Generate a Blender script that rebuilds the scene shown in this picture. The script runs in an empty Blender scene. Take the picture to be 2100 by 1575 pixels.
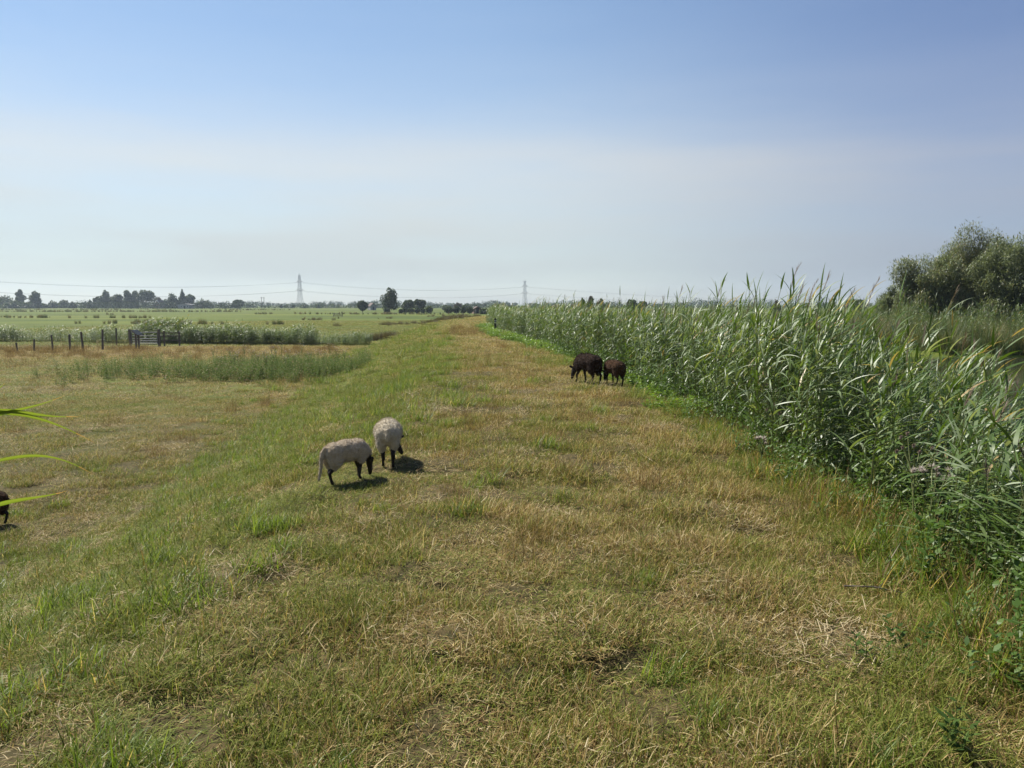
import bpy, bmesh, math, random
import numpy as np
from mathutils import Vector, Matrix, noise as mnoise
R = math.radians
rng = np.random.default_rng(7)
random.seed(7)
S = bpy.context.scene
C = S.collection

# ------------------------------------------------------------------ camera, sky, sun, exposure
CAM_H = 1.75
F = 1540.0            # focal length in photo pixels (2100 wide)
HOR = 624.0           # photo row of the horizon
PITCH = math.atan((787.5 - HOR) / F)
cam = bpy.data.cameras.new('camera')
cam.sensor_width = 36
cam.lens = 36 * F / 2100
cam.clip_start = 0.05
cam.clip_end = 20000
camo = bpy.data.objects.new('camera', cam)
C.objects.link(camo)
camo.location = (0, 0, CAM_H)
camo.rotation_euler = (R(90) - PITCH, 0, 0)
S.camera = camo

SUN_EL, SUN_AZ = R(50), R(-54)      # azimuth measured from +Y towards +X
sv = Vector((math.sin(SUN_AZ) * math.cos(SUN_EL), math.cos(SUN_AZ) * math.cos(SUN_EL), math.sin(SUN_EL)))
W = bpy.data.worlds.new('World')
S.world = W
W.use_nodes = True
nt = W.node_tree
for n in list(nt.nodes): nt.nodes.remove(n)
wo = nt.nodes.new('ShaderNodeOutputWorld')
bg = nt.nodes.new('ShaderNodeBackground')
sky = nt.nodes.new('ShaderNodeTexSky')
sky.sky_type = 'NISHITA'
sky.sun_disc = False
sky.sun_elevation = SUN_EL
sky.sun_rotation = SUN_AZ
sky.altitude = 0
sky.air_density = 1.0
sky.dust_density = 0.0
sky.ozone_density = 1.6
# a thin veil of cirrus in the sky itself
tc = nt.nodes.new('ShaderNodeTexCoord')
mp = nt.nodes.new('ShaderNodeMapping')
mp.inputs['Scale'].default_value = (1.2, 1.2, 9.0)
nz = nt.nodes.new('ShaderNodeTexNoise')
nz.inputs['Scale'].default_value = 1.6
nz.inputs['Detail'].default_value = 5
nz.inputs['Roughness'].default_value = 0.5
rp = nt.nodes.new('ShaderNodeValToRGB')
rp.color_ramp.elements[0].position = 0.22
rp.color_ramp.elements[0].color = (.52, .52, .52, 1)
rp.color_ramp.elements[1].position = 0.62
rp.color_ramp.elements[1].color = (1, 1, 1, 1)
sep = nt.nodes.new('ShaderNodeSeparateXYZ')
rz = nt.nodes.new('ShaderNodeValToRGB')
els = rz.color_ramp.elements
rz.color_ramp.interpolation = 'B_SPLINE'
els[0].position = 0.0; els[0].color = (0.86,) * 3 + (1,)
els[1].position = 0.165; els[1].color = (0.76,) * 3 + (1,)
e = els.new(0.22); e.color = (0.52,) * 3 + (1,)
e = els.new(0.10); e.color = (0.80,) * 3 + (1,)
e = els.new(0.37); e.color = (0.22,) * 3 + (1,)
e = els.new(0.28); e.color = (0.22,) * 3 + (1,)
rc = nt.nodes.new('ShaderNodeValToRGB')      # the milky air: greyer at the horizon, whiter above
els = rc.color_ramp.elements
els[0].position = 0.0; els[0].color = (0.375, 0.398, 0.420, 1)
els[1].position = 0.17; els[1].color = (0.695, 0.640, 0.560, 1)
e = els.new(0.36); e.color = (0.47, 0.57, 0.70, 1)
rc2 = nt.nodes.new('ShaderNodeMixRGB'); rc2.blend_type = 'MULTIPLY'; rc2.inputs['Fac'].default_value = 1
rc2.inputs['Color2'].default_value = (10, 10, 10, 1)
mul = nt.nodes.new('ShaderNodeMath'); mul.operation = 'MULTIPLY'
mul2 = nt.nodes.new('ShaderNodeMath'); mul2.operation = 'MULTIPLY'; mul2.inputs[1].default_value = 1.0
mx = nt.nodes.new('ShaderNodeMixRGB')
mx.inputs['Color2'].default_value = (6.3, 7.0, 7.6, 1)
L = nt.links.new
L(tc.outputs['Generated'], mp.inputs['Vector'])
L(mp.outputs['Vector'], nz.inputs['Vector'])
L(nz.outputs['Fac'], rp.inputs['Fac'])
L(tc.outputs['Generated'], sep.inputs['Vector'])
L(sep.outputs['Z'], rz.inputs['Fac'])
L(rp.outputs['Color'], mul.inputs[0])
L(rz.outputs['Color'], mul.inputs[1])
L(mul.outputs[0], mul2.inputs[0])
L(mul2.outputs[0], mx.inputs['Fac'])
L(sep.outputs['Z'], rc.inputs['Fac']); L(rc.outputs['Color'], rc2.inputs['Color1']); L(rc2.outputs['Color'], mx.inputs['Color2'])
L(sky.outputs['Color'], mx.inputs['Color1'])
tint = nt.nodes.new('ShaderNodeMixRGB'); tint.blend_type = 'MULTIPLY'; tint.inputs['Fac'].default_value = 1
tint.inputs['Color2'].default_value = (0.945, 1.0, 1.035, 1)
L(mx.outputs['Color'], tint.inputs['Color1'])
dt = nt.nodes.new('ShaderNodeVectorMath'); dt.operation = 'DOT_PRODUCT'
dt.inputs[1].default_value = (math.sin(SUN_AZ), math.cos(SUN_AZ), 0)
L(tc.outputs['Generated'], dt.inputs[0])
fa = nt.nodes.new('ShaderNodeValToRGB'); fa.color_ramp.interpolation = 'EASE'
fa.color_ramp.elements[0].position = 0.0; fa.color_ramp.elements[0].color = (0.61, 0.645, 0.79, 1)
fa.color_ramp.elements[1].position = 0.62; fa.color_ramp.elements[1].color = (1, 1, 1, 1)
L(dt.outputs['Value'], fa.inputs['Fac'])
glow = nt.nodes.new('ShaderNodeMixRGB'); glow.blend_type = 'MULTIPLY'; glow.inputs['Fac'].default_value = 1
L(tint.outputs['Color'], glow.inputs['Color1']); L(fa.outputs['Color'], glow.inputs['Color2'])
L(glow.outputs['Color'], bg.inputs['Color'])
bg.inputs['Strength'].default_value = 0.0695
L(bg.outputs['Background'], wo.inputs['Surface'])

sl = bpy.data.lights.new('sun', 'SUN')
sl.energy = 5.0
sl.angle = R(0.5)
sl.color = (1.0, 0.95, 0.86)
so = bpy.data.objects.new('sun', sl)
C.objects.link(so)
so.location = (-30, 20, 60)
so.rotation_euler = sv.to_track_quat('Z', 'Y').to_euler()

S.view_settings.view_transform = 'Standard'
S.view_settings.look = 'None'
S.view_settings.exposure = 0.82
S.view_settings.gamma = 1
S.render.engine = 'CYCLES'
S.cycles.use_denoising = True
S.cycles.sample_clamp_indirect = 4
S.cycles.max_bounces = 6
S.cycles.diffuse_bounces = 3
S.cycles.glossy_bounces = 2
S.cycles.transmission_bounces = 3
S.cycles.volume_bounces = 0

# ------------------------------------------------------------------ helpers
def tag(o, label=None, cat=None, group=None, kind=None):
    if label: o['label'] = label
    if cat: o['category'] = cat
    if group: o['group'] = group
    if kind: o['kind'] = kind
    return o

def empty(name, loc, rz=0.0, **k):
    o = bpy.data.objects.new(name, None)
    o.empty_display_size = 0.2
    C.objects.link(o)
    o.location = loc
    o.rotation_euler = (0, 0, rz)
    tag(o, **k)
    return o

def link(name, me, parent=None, **k):
    o = bpy.data.objects.new(name, me)
    C.objects.link(o)
    if parent: o.parent = parent
    tag(o, **k)
    return o

def copy_tree(o, parent=None):
    c = o.copy()
    C.objects.link(c)
    if parent: c.parent = parent
    for ch in list(o.children): copy_tree(ch, c)
    return c

def mesh_np(name, V, Fq, mats, attrs=None, smooth=False, mi=None):
    me = bpy.data.meshes.new(name)
    V = np.asarray(V, np.float32).reshape(-1, 3)
    Fq = np.asarray(Fq, np.int32)
    k = Fq.shape[1]
    me.vertices.add(len(V)); me.vertices.foreach_set('co', V.ravel())
    me.loops.add(Fq.size); me.loops.foreach_set('vertex_index', Fq.ravel())
    me.polygons.add(len(Fq)); me.polygons.foreach_set('loop_start', np.arange(0, Fq.size, k, dtype=np.int32))
    if mi is not None: me.polygons.foreach_set('material_index', np.asarray(mi, np.int32))
    me.polygons.foreach_set('use_smooth', np.full(len(Fq), smooth))
    me.update(calc_edges=True)
    for a, v in (attrs or {}).items():
        at = me.attributes.new(a, 'FLOAT', 'POINT')
        at.data.foreach_set('value', np.asarray(v, np.float32))
    for m in (mats if isinstance(mats, (list, tuple)) else [mats]): me.materials.append(m)
    return me

class VN:      # 2-D value noise
    def __init__(s, seed):
        s.t = np.random.default_rng(seed).random((256, 256))
    def n1(s, x, y):
        xi = np.floor(x).astype(int); yi = np.floor(y).astype(int)
        fx = x - xi; fy = y - yi
        fx = fx * fx * (3 - 2 * fx); fy = fy * fy * (3 - 2 * fy)
        a = s.t[xi & 255, yi & 255]; b = s.t[(xi + 1) & 255, yi & 255]
        c = s.t[xi & 255, (yi + 1) & 255]; d = s.t[(xi + 1) & 255, (yi + 1) & 255]
        return (a * (1 - fx) + b * fx) * (1 - fy) + (c * (1 - fx) + d * fx) * fy
    def __call__(s, x, y, sc, octv=3):
        x = np.asarray(x, float) / sc; y = np.asarray(y, float) / sc
        v = 0; w = 0; a = 1
        for i in range(octv):
            v = v + a * s.n1(x * 2 ** i + 17.3 * i, y * 2 ** i + 5.1 * i); w += a; a *= 0.5
        return v / w
N1, N2, N3, VN5, VN6 = VN(1), VN(2), VN(3), VN(5), VN(6)

def sstep(a, b, x):
    t = np.clip((np.asarray(x, float) - a) / (b - a), 0, 1)
    return t * t * (3 - 2 * t)

# ------------------------------------------------------------------ lie of the land
_cy = np.arange(-60, 420, 1.0)
_cx = np.interp(_cy, [-60, 16, 30, 48, 70, 92, 110, 140, 200, 420], [0, 0, -1.2, -3.9, -5.1, -5.4, -3.5, 6, 30, 120])
_cx = np.convolve(np.pad(_cx, 6, 'edge'), np.ones(13) / 13, 'valid')
def cen(y): return np.interp(y, _cy, _cx)

FIELD, WATER = -1.5, -0.95
def height(x, y):
    x = np.asarray(x, float); y = np.asarray(y, float)
    u = x - cen(y)
    zl = FIELD * sstep(-1.2, -6.6, u)
    past = sstep(36, 41, y + 0.04 * x)
    low = -1.6 * (1 - past) - 0.75 * past
    zr = low * sstep(2.3, 6.0, u)
    z = np.where(u < 1, zl, zr)
    far = sstep(150, 210, y)
    z = z * (1 - far) + FIELD * far
    near = np.exp(-np.maximum(y, 0) / 40)
    bump = (N1(x, y, 0.34, 1) - .5) * 0.10 + (N2(x, y, 2.4, 2) - .5) * 0.12
    return z + bump * near * (u > -40) * (np.abs(x) < 60)
def hz(x, y): return float(height(np.array([x]), np.array([y]))[0])

def at(px, dist): return (px - 1050.0) / F * dist      # world x of a photo column at a given depth
def ground(px, py, z0=None):
    """where the ray of a photo pixel meets the ground"""
    a = (px - 1050.0) / F; b = -(py - 787.5) / F
    up = b * math.cos(PITCH) - math.sin(PITCH); fw = math.cos(PITCH) + b * math.sin(PITCH)
    t = 1.2
    while t < 900:
        x, y, z = a * t, fw * t, CAM_H + up * t
        if z <= hz(x, y): break
        t *= 1.004
    return x, y

def dryness(x, y):
    x = np.asarray(x, float); y = np.asarray(y, float)
    u = x - cen(y)
    crest = 0.47 + 0.08 * sstep(-1.2, 0.6, u) + 0.13 * np.exp(-((u - .7) / 1.0) ** 2) * sstep(8, 16, y)
    slope = 0.16 + 0.12 * sstep(20, 4, y)
    lush = 0.16
    field = 0.50
    d = crest + (slope - crest) * sstep(-0.6, -2.0, u)
    lz = sstep(-1.9, -3.4, u) * sstep(-7.0, -5.2, u)
    d = d + (lush - d) * lz * (0.5 + 0.5 * np.exp(-((y - 9.5) / 5.0) ** 2)) * (.4 + .9 * (N2(x, y, 2.0, 2) > .45))
    d = d + (field - d) * sstep(-5.6, -7.4, u) * sstep(5, 8, y)
    # dry strip before the fence, green pasture beyond it
    d = d + (0.82 - d) * sstep(43, 47, y) * sstep(-7, -8.5, u)
    d = d + (0.22 - d) * sstep(57.5, 61.5, y) * sstep(-6.5, -8.5, u)
    # fresh growth along the reed foot
    d = d + (0.18 - d) * sstep(2.0, 2.7, u) * sstep(3, 4, u * 0 + y)
    n = (N1(x, y, 0.48, 3) - .5) * 1.35 + (N3(x, y, 2.6, 2) - .5) * 0.42
    return np.clip(d + n * (0.75 - 0.5 * sstep(40, 60, y)), 0.03, 0.97)

# ------------------------------------------------------------------ materials
def new_mat(name):
    m = bpy.data.materials.new(name)
    m.use_nodes = True
    for n in list(m.node_tree.nodes): m.node_tree.nodes.remove(n)
    return m, m.node_tree.nodes, m.node_tree.links.new

def ramp(N, cols, fac_link, Lk):
    r = N.new('ShaderNodeValToRGB')
    els = r.color_ramp.elements
    while len(els) < len(cols): els.new(0.5)
    for i, (p, c) in enumerate(cols):
        els[i].position = p; els[i].color = (*c, 1)
    Lk(fac_link, r.inputs['Fac'])
    return r

def foliage(name, green, dry=None, trans=0.35, rough=0.5, spec=0.3, rare=None, use_dry=True, tcol=(1.25, 1.25, 0.7)):
    """leaf material: each blade carries 'tone' and 'val'; the scattered clump carries 'dry'"""
    m, N, Lk = new_mat(name)
    val = N.new('ShaderNodeAttribute'); val.attribute_name = 'val'
    col = ramp(N, green, val.outputs['Fac'], Lk).outputs['Color']
    if dry:
        tone = N.new('ShaderNodeAttribute'); tone.attribute_name = 'tone'
        lt = N.new('ShaderNodeMath'); lt.operation = 'LESS_THAN'
        Lk(tone.outputs['Fac'], lt.inputs[0])
        if use_dry:
            d = N.new('ShaderNodeAttribute'); d.attribute_type = 'INSTANCER'; d.attribute_name = 'dry'
            Lk(d.outputs['Fac'], lt.inputs[1])
        else:
            lt.inputs[1].default_value = rare or 0.04
        dc = ramp(N, dry, val.outputs['Fac'], Lk).outputs['Color']
        mix = N.new('ShaderNodeMixRGB')
        Lk(lt.outputs[0], mix.inputs['Fac']); Lk(col, mix.inputs['Color1']); Lk(dc, mix.inputs['Color2'])
        col = mix.outputs['Color']
    p = N.new('ShaderNodeBsdfPrincipled')
    p.inputs['Roughness'].default_value = rough
    p.inputs['Specular IOR Level'].default_value = spec
    Lk(col, p.inputs['Base Color'])
    t = N.new('ShaderNodeBsdfTranslucent')
    tm = N.new('ShaderNodeMixRGB'); tm.blend_type = 'MULTIPLY'; tm.inputs['Fac'].default_value = 1
    tm.inputs['Color2'].default_value = (*tcol, 1)
    Lk(col, tm.inputs['Color1']); Lk(tm.outputs['Color'], t.inputs['Color'])
    ms = N.new('ShaderNodeMixShader'); ms.inputs['Fac'].default_value = trans
    Lk(p.outputs[0], ms.inputs[1]); Lk(t.outputs[0], ms.inputs[2])
    o = N.new('ShaderNodeOutputMaterial'); Lk(ms.outputs[0], o.inputs['Surface'])
    return m

def surf(name, c1, c2, scale=6.0, rough=0.8, bump=0.0, metal=0.0, sheen=0.0, stretch=(1, 1, 1), bscale=None, spec=0.3):
    m, N, Lk = new_mat(name)
    g = N.new('ShaderNodeTexCoord')
    mpn = N.new('ShaderNodeMapping'); mpn.inputs['Scale'].default_value = stretch
    Lk(g.outputs['Object'], mpn.inputs['Vector'])
    n = N.new('ShaderNodeTexNoise'); n.inputs['Scale'].default_value = scale; n.inputs['Detail'].default_value = 6
    Lk(mpn.outputs['Vector'], n.inputs['Vector'])
    r = ramp(N, [(0.3, c1), (0.7, c2)], n.outputs['Fac'], Lk)
    p = N.new('ShaderNodeBsdfPrincipled')
    p.inputs['Roughness'].default_value = rough; p.inputs['Metallic'].default_value = metal
    p.inputs['Specular IOR Level'].default_value = spec
    if sheen:
        p.inputs['Sheen Weight'].default_value = sheen; p.inputs['Sheen Roughness'].default_value = 0.5
    Lk(r.outputs['Color'], p.inputs['Base Color'])
    if bump:
        n2 = N.new('ShaderNodeTexNoise'); n2.inputs['Scale'].default_value = bscale or scale * 3; n2.inputs['Detail'].default_value = 3
        Lk(mpn.outputs['Vector'], n2.inputs['Vector'])
        b = N.new('ShaderNodeBump'); b.inputs['Strength'].default_value = bump; b.inputs['Distance'].default_value = 0.02
        Lk(n2.outputs['Fac'], b.inputs['Height']); Lk(b.outputs['Normal'], p.inputs['Normal'])
    o = N.new('ShaderNodeOutputMaterial'); Lk(p.outputs[0], o.inputs['Surface'])
    return m

GREEN = [(0.0, (0.062, 0.085, 0.012)), (0.5, (0.140, 0.168, 0.028)), (1.0, (0.26, 0.275, 0.065))]
LUSH = [(0.0, (0.070, 0.110, 0.012)), (0.5, (0.130, 0.190, 0.022)), (1.0, (0.22, 0.28, 0.05))]
DRY = [(0.0, (0.13, 0.076, 0.026)), (0.45, (0.27, 0.188, 0.076)), (0.8, (0.45, 0.335, 0.145)), (1.0, (0.64, 0.54, 0.31))]
M = {}
M['grass'] = foliage('grass_blades', GREEN, DRY, trans=0.32, rough=0.6, spec=0.10)
M['lush'] = foliage('lush_grass_blades', LUSH, DRY, trans=0.5, rough=0.45, spec=0.35)
M['straw'] = foliage('straw', [(0.0, (0.15, 0.10, 0.05)), (0.5, (0.31, 0.235, 0.125)), (1.0, (0.60, 0.51, 0.33))], trans=0.2, rough=0.8, spec=.05)
M['dead_stem'] = foliage('dead_grass_stem', [(0.0, (0.09, 0.055, 0.022)), (0.5, (0.21, 0.138, 0.058)), (1.0, (0.38, 0.28, 0.14))], trans=0.2, rough=0.8, spec=.05)
M['reed'] = foliage('reed_leaf', [(0.0, (0.045, 0.085, 0.011)), (0.5, (0.088, 0.145, 0.026)), (0.8, (0.16, 0.215, 0.09)), (1.0, (0.30, 0.345, 0.22))],
                    [(0.0, (0.30, 0.20, 0.07)), (1.0, (0.46, 0.37, 0.20))], trans=0.34, rough=0.45, spec=0.55, rare=0.012, use_dry=False, tcol=(1.4, 1.35, .55))
M['reed_stem'] = foliage('reed_stem', [(0.0, (0.10, 0.14, 0.04)), (1.0, (0.22, 0.22, 0.09))], trans=0.05, rough=0.5)
M['plume'] = foliage('reed_plume', [(0.0, (0.10, 0.075, 0.06)), (1.0, (0.26, 0.20, 0.15))], trans=0.3, rough=0.7)
M['herb'] = foliage('herb_leaf', [(0.0, (0.038, 0.080, 0.014)), (0.5, (0.075, 0.135, 0.022)), (1.0, (0.12, 0.18, 0.04))], trans=0.35, rough=0.45, spec=0.4)
M['lime'] = foliage('lime_leaf', [(0.0, (0.065, 0.125, 0.012)), (0.5, (0.125, 0.21, 0.022)), (1.0, (0.20, 0.29, 0.04))], trans=0.4, rough=0.45, spec=0.4)
M['weed'] = foliage('weed_leaf', [(0.0, (0.050, 0.088, 0.016)), (0.5, (0.090, 0.140, 0.028)), (1.0, (0.165, 0.20, 0.070))],
                    [(0.0, (0.15, 0.10, 0.06)), (1.0, (0.38, 0.31, 0.2))], trans=0.3, rough=0.7, spec=.08)
M['sedge'] = foliage('sedge_blade', [(0.0, (0.042, 0.072, 0.018)), (0.5, (0.078, 0.110, 0.032)), (1.0, (0.145, 0.17, 0.065))],
                     [(0.0, (0.13, 0.09, 0.04)), (1.0, (0.34, 0.26, 0.13))], trans=0.3, rough=0.5)
M['rush'] = foliage('brown_sedge_blade', [(0.0, (0.07, 0.055, 0.025)), (0.5, (0.12, 0.092, 0.045)), (1.0, (0.17, 0.165, 0.065))], trans=0.25, rough=0.7)
M['tree'] = foliage('tree_leaf', [(0.0, (0.024, 0.040, 0.013)), (0.5, (0.046, 0.070, 0.022)), (1.0, (0.085, 0.11, 0.04))], trans=0.25, rough=0.55, tcol=(1.2, 1.3, .6))
M['tree_light'] = foliage('light_tree_leaf', [(0.0, (0.045, 0.07, 0.02)), (0.5, (0.075, 0.105, 0.033)), (1.0, (0.11, 0.14, 0.05))], trans=0.25, rough=0.55)
M['tree_brown'] = foliage('russet_tree_leaf', [(0.0, (0.05, 0.04, 0.02)), (0.5, (0.085, 0.065, 0.03)), (1.0, (0.12, 0.10, 0.045))], trans=0.25, rough=0.55)
M['willow'] = foliage('willow_leaf', [(0.0, (0.065, 0.088, 0.038)), (0.5, (0.14, 0.168, 0.082)), (1.0, (0.27, 0.30, 0.18))], trans=0.32, rough=0.45, spec=0.5)
M['willow_tan'] = foliage('faded_willow_leaf', [(0.0, (0.085, 0.08, 0.03)), (0.5, (0.17, 0.15, 0.065)), (1.0, (0.27, 0.24, 0.13))], trans=0.25, rough=0.5, spec=0.4)
M['bark'] = surf('bark', (0.05, 0.04, 0.03), (0.13, 0.10, 0.075), 8, 0.9, 0.5, stretch=(1, 1, 0.2))
M['post'] = surf('weathered_wood', (0.06, 0.05, 0.04), (0.17, 0.145, 0.12), 9, 0.85, 0.4, stretch=(1, 1, 0.1))
M['galv'] = surf('galvanised_steel', (0.13, 0.135, 0.135), (0.20, 0.21, 0.21), 10, 0.6, metal=0.4)
M['lattice'] = surf('pylon_steel', (0.22, 0.23, 0.24), (0.30, 0.31, 0.32), 0.5, 0.6, metal=0.2)
M['cable'] = surf('cable_metal', (0.10, 0.10, 0.11), (0.14, 0.14, 0.15), 1, 0.6)
M['panel'] = surf('board_panel', (0.04, 0.05, 0.058), (0.06, 0.072, 0.08), 4, 0.9, spec=.05)
M['black'] = surf('black_paint', (0.012, 0.012, 0.013), (0.022, 0.022, 0.022), 8, 0.6)
M['white'] = surf('white_paint', (0.62, 0.62, 0.6), (0.75, 0.75, 0.73), 8, 0.6)
M['brick'] = surf('house_brick', (0.20, 0.13, 0.10), (0.28, 0.19, 0.14), 3, 0.9)
M['roof'] = surf('roof_tile', (0.09, 0.06, 0.05), (0.14, 0.10, 0.08), 3, 0.8)
M['shed'] = surf('shed_cladding', (0.20, 0.20, 0.19), (0.28, 0.27, 0.26), 2, 0.8)
M['dull_head'] = foliage('dull_thistle_head', [(0.0, (0.12, 0.085, 0.065)), (1.0, (0.26, 0.19, 0.15))], trans=0.2, rough=0.9, tcol=(1, 1, 1))
M['fluff'] = foliage('thistle_down', [(0.0, (0.36, 0.31, 0.26)), (1.0, (0.58, 0.52, 0.46))], trans=0.35, rough=0.9, tcol=(1, 1, 1))
M['bud'] = surf('dry_thistle_head', (0.20, 0.14, 0.11), (0.32, 0.24, 0.20), 60, 0.9)

# the ground sheet
m, N, Lk = new_mat('meadow_ground')
att = N.new('ShaderNodeAttribute'); att.attribute_name = 'dry'
geo = N.new('ShaderNodeNewGeometry')
def tn(scale, det, vec):
    n = N.new('ShaderNodeTexNoise'); n.inputs['Scale'].default_value = scale; n.inputs['Detail'].default_value = det
    n.inputs['Roughness'].default_value = 0.65
    Lk(vec, n.inputs['Vector']); return n.outputs['Fac']
stc = N.new('ShaderNodeMapping'); stc.inputs['Scale'].default_value = (0.5, 1.6, 1)
Lk(geo.outputs['Position'], stc.inputs['Vector'])
nf = tn(9.0, 8, geo.outputs['Position']); nm = tn(0.35, 6, stc.outputs['Vector']); nl = tn(0.03, 4, stc.outputs['Vector'])
def mth(op, a, b):
    x = N.new('ShaderNodeMath'); x.operation = op
    for i, v in enumerate((a, b)):
        if isinstance(v, (int, float)): x.inputs[i].default_value = v
        else: Lk(v, x.inputs[i])
    return x.outputs[0]
s = mth('ADD', att.outputs['Fac'], mth('MULTIPLY', mth('SUBTRACT', nf, 0.5), 0.9))
s = mth('ADD', s, mth('MULTIPLY', mth('SUBTRACT', nm, 0.5), 0.9))
s = mth('ADD', s, mth('MULTIPLY', mth('SUBTRACT', nl, 0.5), 1.1))
tint_n = tn(0.018, 9, stc.outputs['Vector'])
cr = ramp(N, [(0.0, (0.066, 0.098, 0.014)), (0.35, (0.110, 0.132, 0.024)), (0.62, (0.132, 0.112, 0.040)), (1.0, (0.205, 0.150, 0.072))], s, Lk)
soil = N.new('ShaderNodeAttribute'); soil.attribute_name = 'soil'
sc_ = ramp(N, [(0.3, (0.030, 0.028, 0.011)), (0.7, (0.120, 0.090, 0.040))], nf, Lk)
gm = N.new('ShaderNodeMixRGB'); Lk(soil.outputs['Fac'], gm.inputs['Fac'])
tv = ramp(N, [(0.34, (0.52, 0.60, 0.55)), (0.5, (0.92, 0.92, 0.9)), (0.66, (1.35, 1.22, 1.15))], tint_n, Lk)
tq = N.new('ShaderNodeMixRGB'); tq.blend_type = 'MULTIPLY'; tq.inputs['Fac'].default_value = 1
Lk(cr.outputs['Color'], tq.inputs['Color1']); Lk(tv.outputs['Color'], tq.inputs['Color2']); Lk(tq.outputs['Color'], gm.inputs['Color1']); Lk(sc_.outputs['Color'], gm.inputs['Color2'])
p = N.new('ShaderNodeBsdfPrincipled'); p.inputs['Roughness'].default_value = 0.9; p.inputs['Specular IOR Level'].default_value = 0.1
Lk(gm.outputs['Color'], p.inputs['Base Color'])
b = N.new('ShaderNodeBump'); b.inputs['Strength'].default_value = 0.8; b.inputs['Distance'].default_value = 0.05
Lk(nf, b.inputs['Height']); Lk(b.outputs['Normal'], p.inputs['Normal'])
o = N.new('ShaderNodeOutputMaterial'); Lk(p.outputs[0], o.inputs['Surface'])
M['ground'] = m

m, N, Lk = new_mat('pond_water')
p = N.new('ShaderNodeBsdfPrincipled')
p.inputs['Base Color'].default_value = (0.035, 0.040, 0.022, 1); p.inputs['Roughness'].default_value = 0.08
n = N.new('ShaderNodeTexNoise'); n.inputs['Scale'].default_value = 5
b = N.new('ShaderNodeBump'); b.inputs['Strength'].default_value = 0.15; b.inputs['Distance'].default_value = 0.03
Lk(n.outputs['Fac'], b.inputs['Height']); Lk(b.outputs['Normal'], p.inputs['Normal'])
o = N.new('ShaderNodeOutputMaterial'); Lk(p.outputs[0], o.inputs['Surface'])
M['water'] = m

# ------------------------------------------------------------------ ground and water
def graded(a, b, step, lim, grow=1.12):
    v = list(np.arange(a, b + 1e-6, step)); lo = []; st = step; x = a
    while x > -lim: st *= grow; x -= st; lo.append(x)
    st = step; x = b
    while x < lim: st *= grow; x += st; v.append(x)
    return np.array(lo[::-1] + v)
gx = graded(-10, 8, 0.11, 7000, 1.09)
gy = np.concatenate([graded(-2, 16, 0.11, 2, 1.09), np.arange(16.2, 60, .26)])
gy = np.concatenate([gy, 60 + np.cumsum(.28 * 1.1 ** np.arange(80))]); gy = np.concatenate([[-400, -120, -40, -12], gy[(gy > -4) & (gy < 7500)], [7500]])
GX, GY = np.meshgrid(gx, gy, indexing='ij')
V = np.stack([GX, GY, height(GX, GY)], -1).reshape(-1, 3)
nx, ny = len(gx), len(gy)
ii, jj = np.meshgrid(np.arange(nx - 1), np.arange(ny - 1), indexing='ij')
a = (ii * ny + jj).ravel()
me = mesh_np('ground', V, np.stack([a, a + ny, a + ny + 1, a + 1], 1), M['ground'], {'dry': dryness(V[:, 0], V[:, 1]), 'soil': sstep(34, 12, np.hypot(V[:, 0], V[:, 1]))}, True)
link('ground', me, kind='structure')
me = mesh_np('water', [(1, -30, WATER), (160, -30, WATER), (160, 45, WATER), (1, 45, WATER)], [(0, 1, 2, 3)], M['water'])
link('water', me, kind='structure')

# ------------------------------------------------------------------ ribbons: blades, leaves, stems
PROF = {
    'grass': lambda t: np.clip(1.0 - t ** 1.8, 0.06, 1) * np.where(t < .15, .75, 1),
    'stem': lambda t: 1 - 0.5 * t,
    'reed': lambda t: np.interp(t, [0, .12, .35, .6, .85, 1], [.35, .85, 1, .75, .32, .03]),
    'oval': lambda t: np.interp(t, [0, .15, .4, .7, 1], [.12, .65, 1, .65, .04]),
}
def ribbons(base, yaw, lean, bend, length, width, segs=3, prof='grass', roll=0.0):
    base = np.asarray(base, float); n = len(base)
    yaw, lean, bend, length, width, roll = [np.broadcast_to(np.asarray(q, float), (n,)) for q in (yaw, lean, bend, length, width, roll)]
    P = base.copy(); vs = []
    for k in range(segs + 1):
        t = k / segs
        th = lean + bend * t
        d = np.stack([np.cos(yaw) * np.sin(th), np.sin(yaw) * np.sin(th), np.cos(th)], 1)
        sd = np.stack([-np.sin(yaw), np.cos(yaw), np.zeros(n)], 1)
        nn = np.cross(d, sd)
        sd = sd * np.cos(roll)[:, None] + nn * np.sin(roll)[:, None]
        w = (width * PROF[prof](np.array(t)) * 0.5)[:, None]
        vs += [P - sd * w, P + sd * w]
        P = P + d * (length / segs)[:, None]
    V = np.stack(vs, 1).reshape(-1, 3)          # n, (segs+1)*2
    k = (segs + 1) * 2
    f = np.array([[2 * q, 2 * q + 1, 2 * q + 3, 2 * q + 2] for q in range(segs)])
    Fq = (np.arange(n)[:, None, None] * k + f[None]).reshape(-1, 4)
    return V, Fq, k

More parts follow.
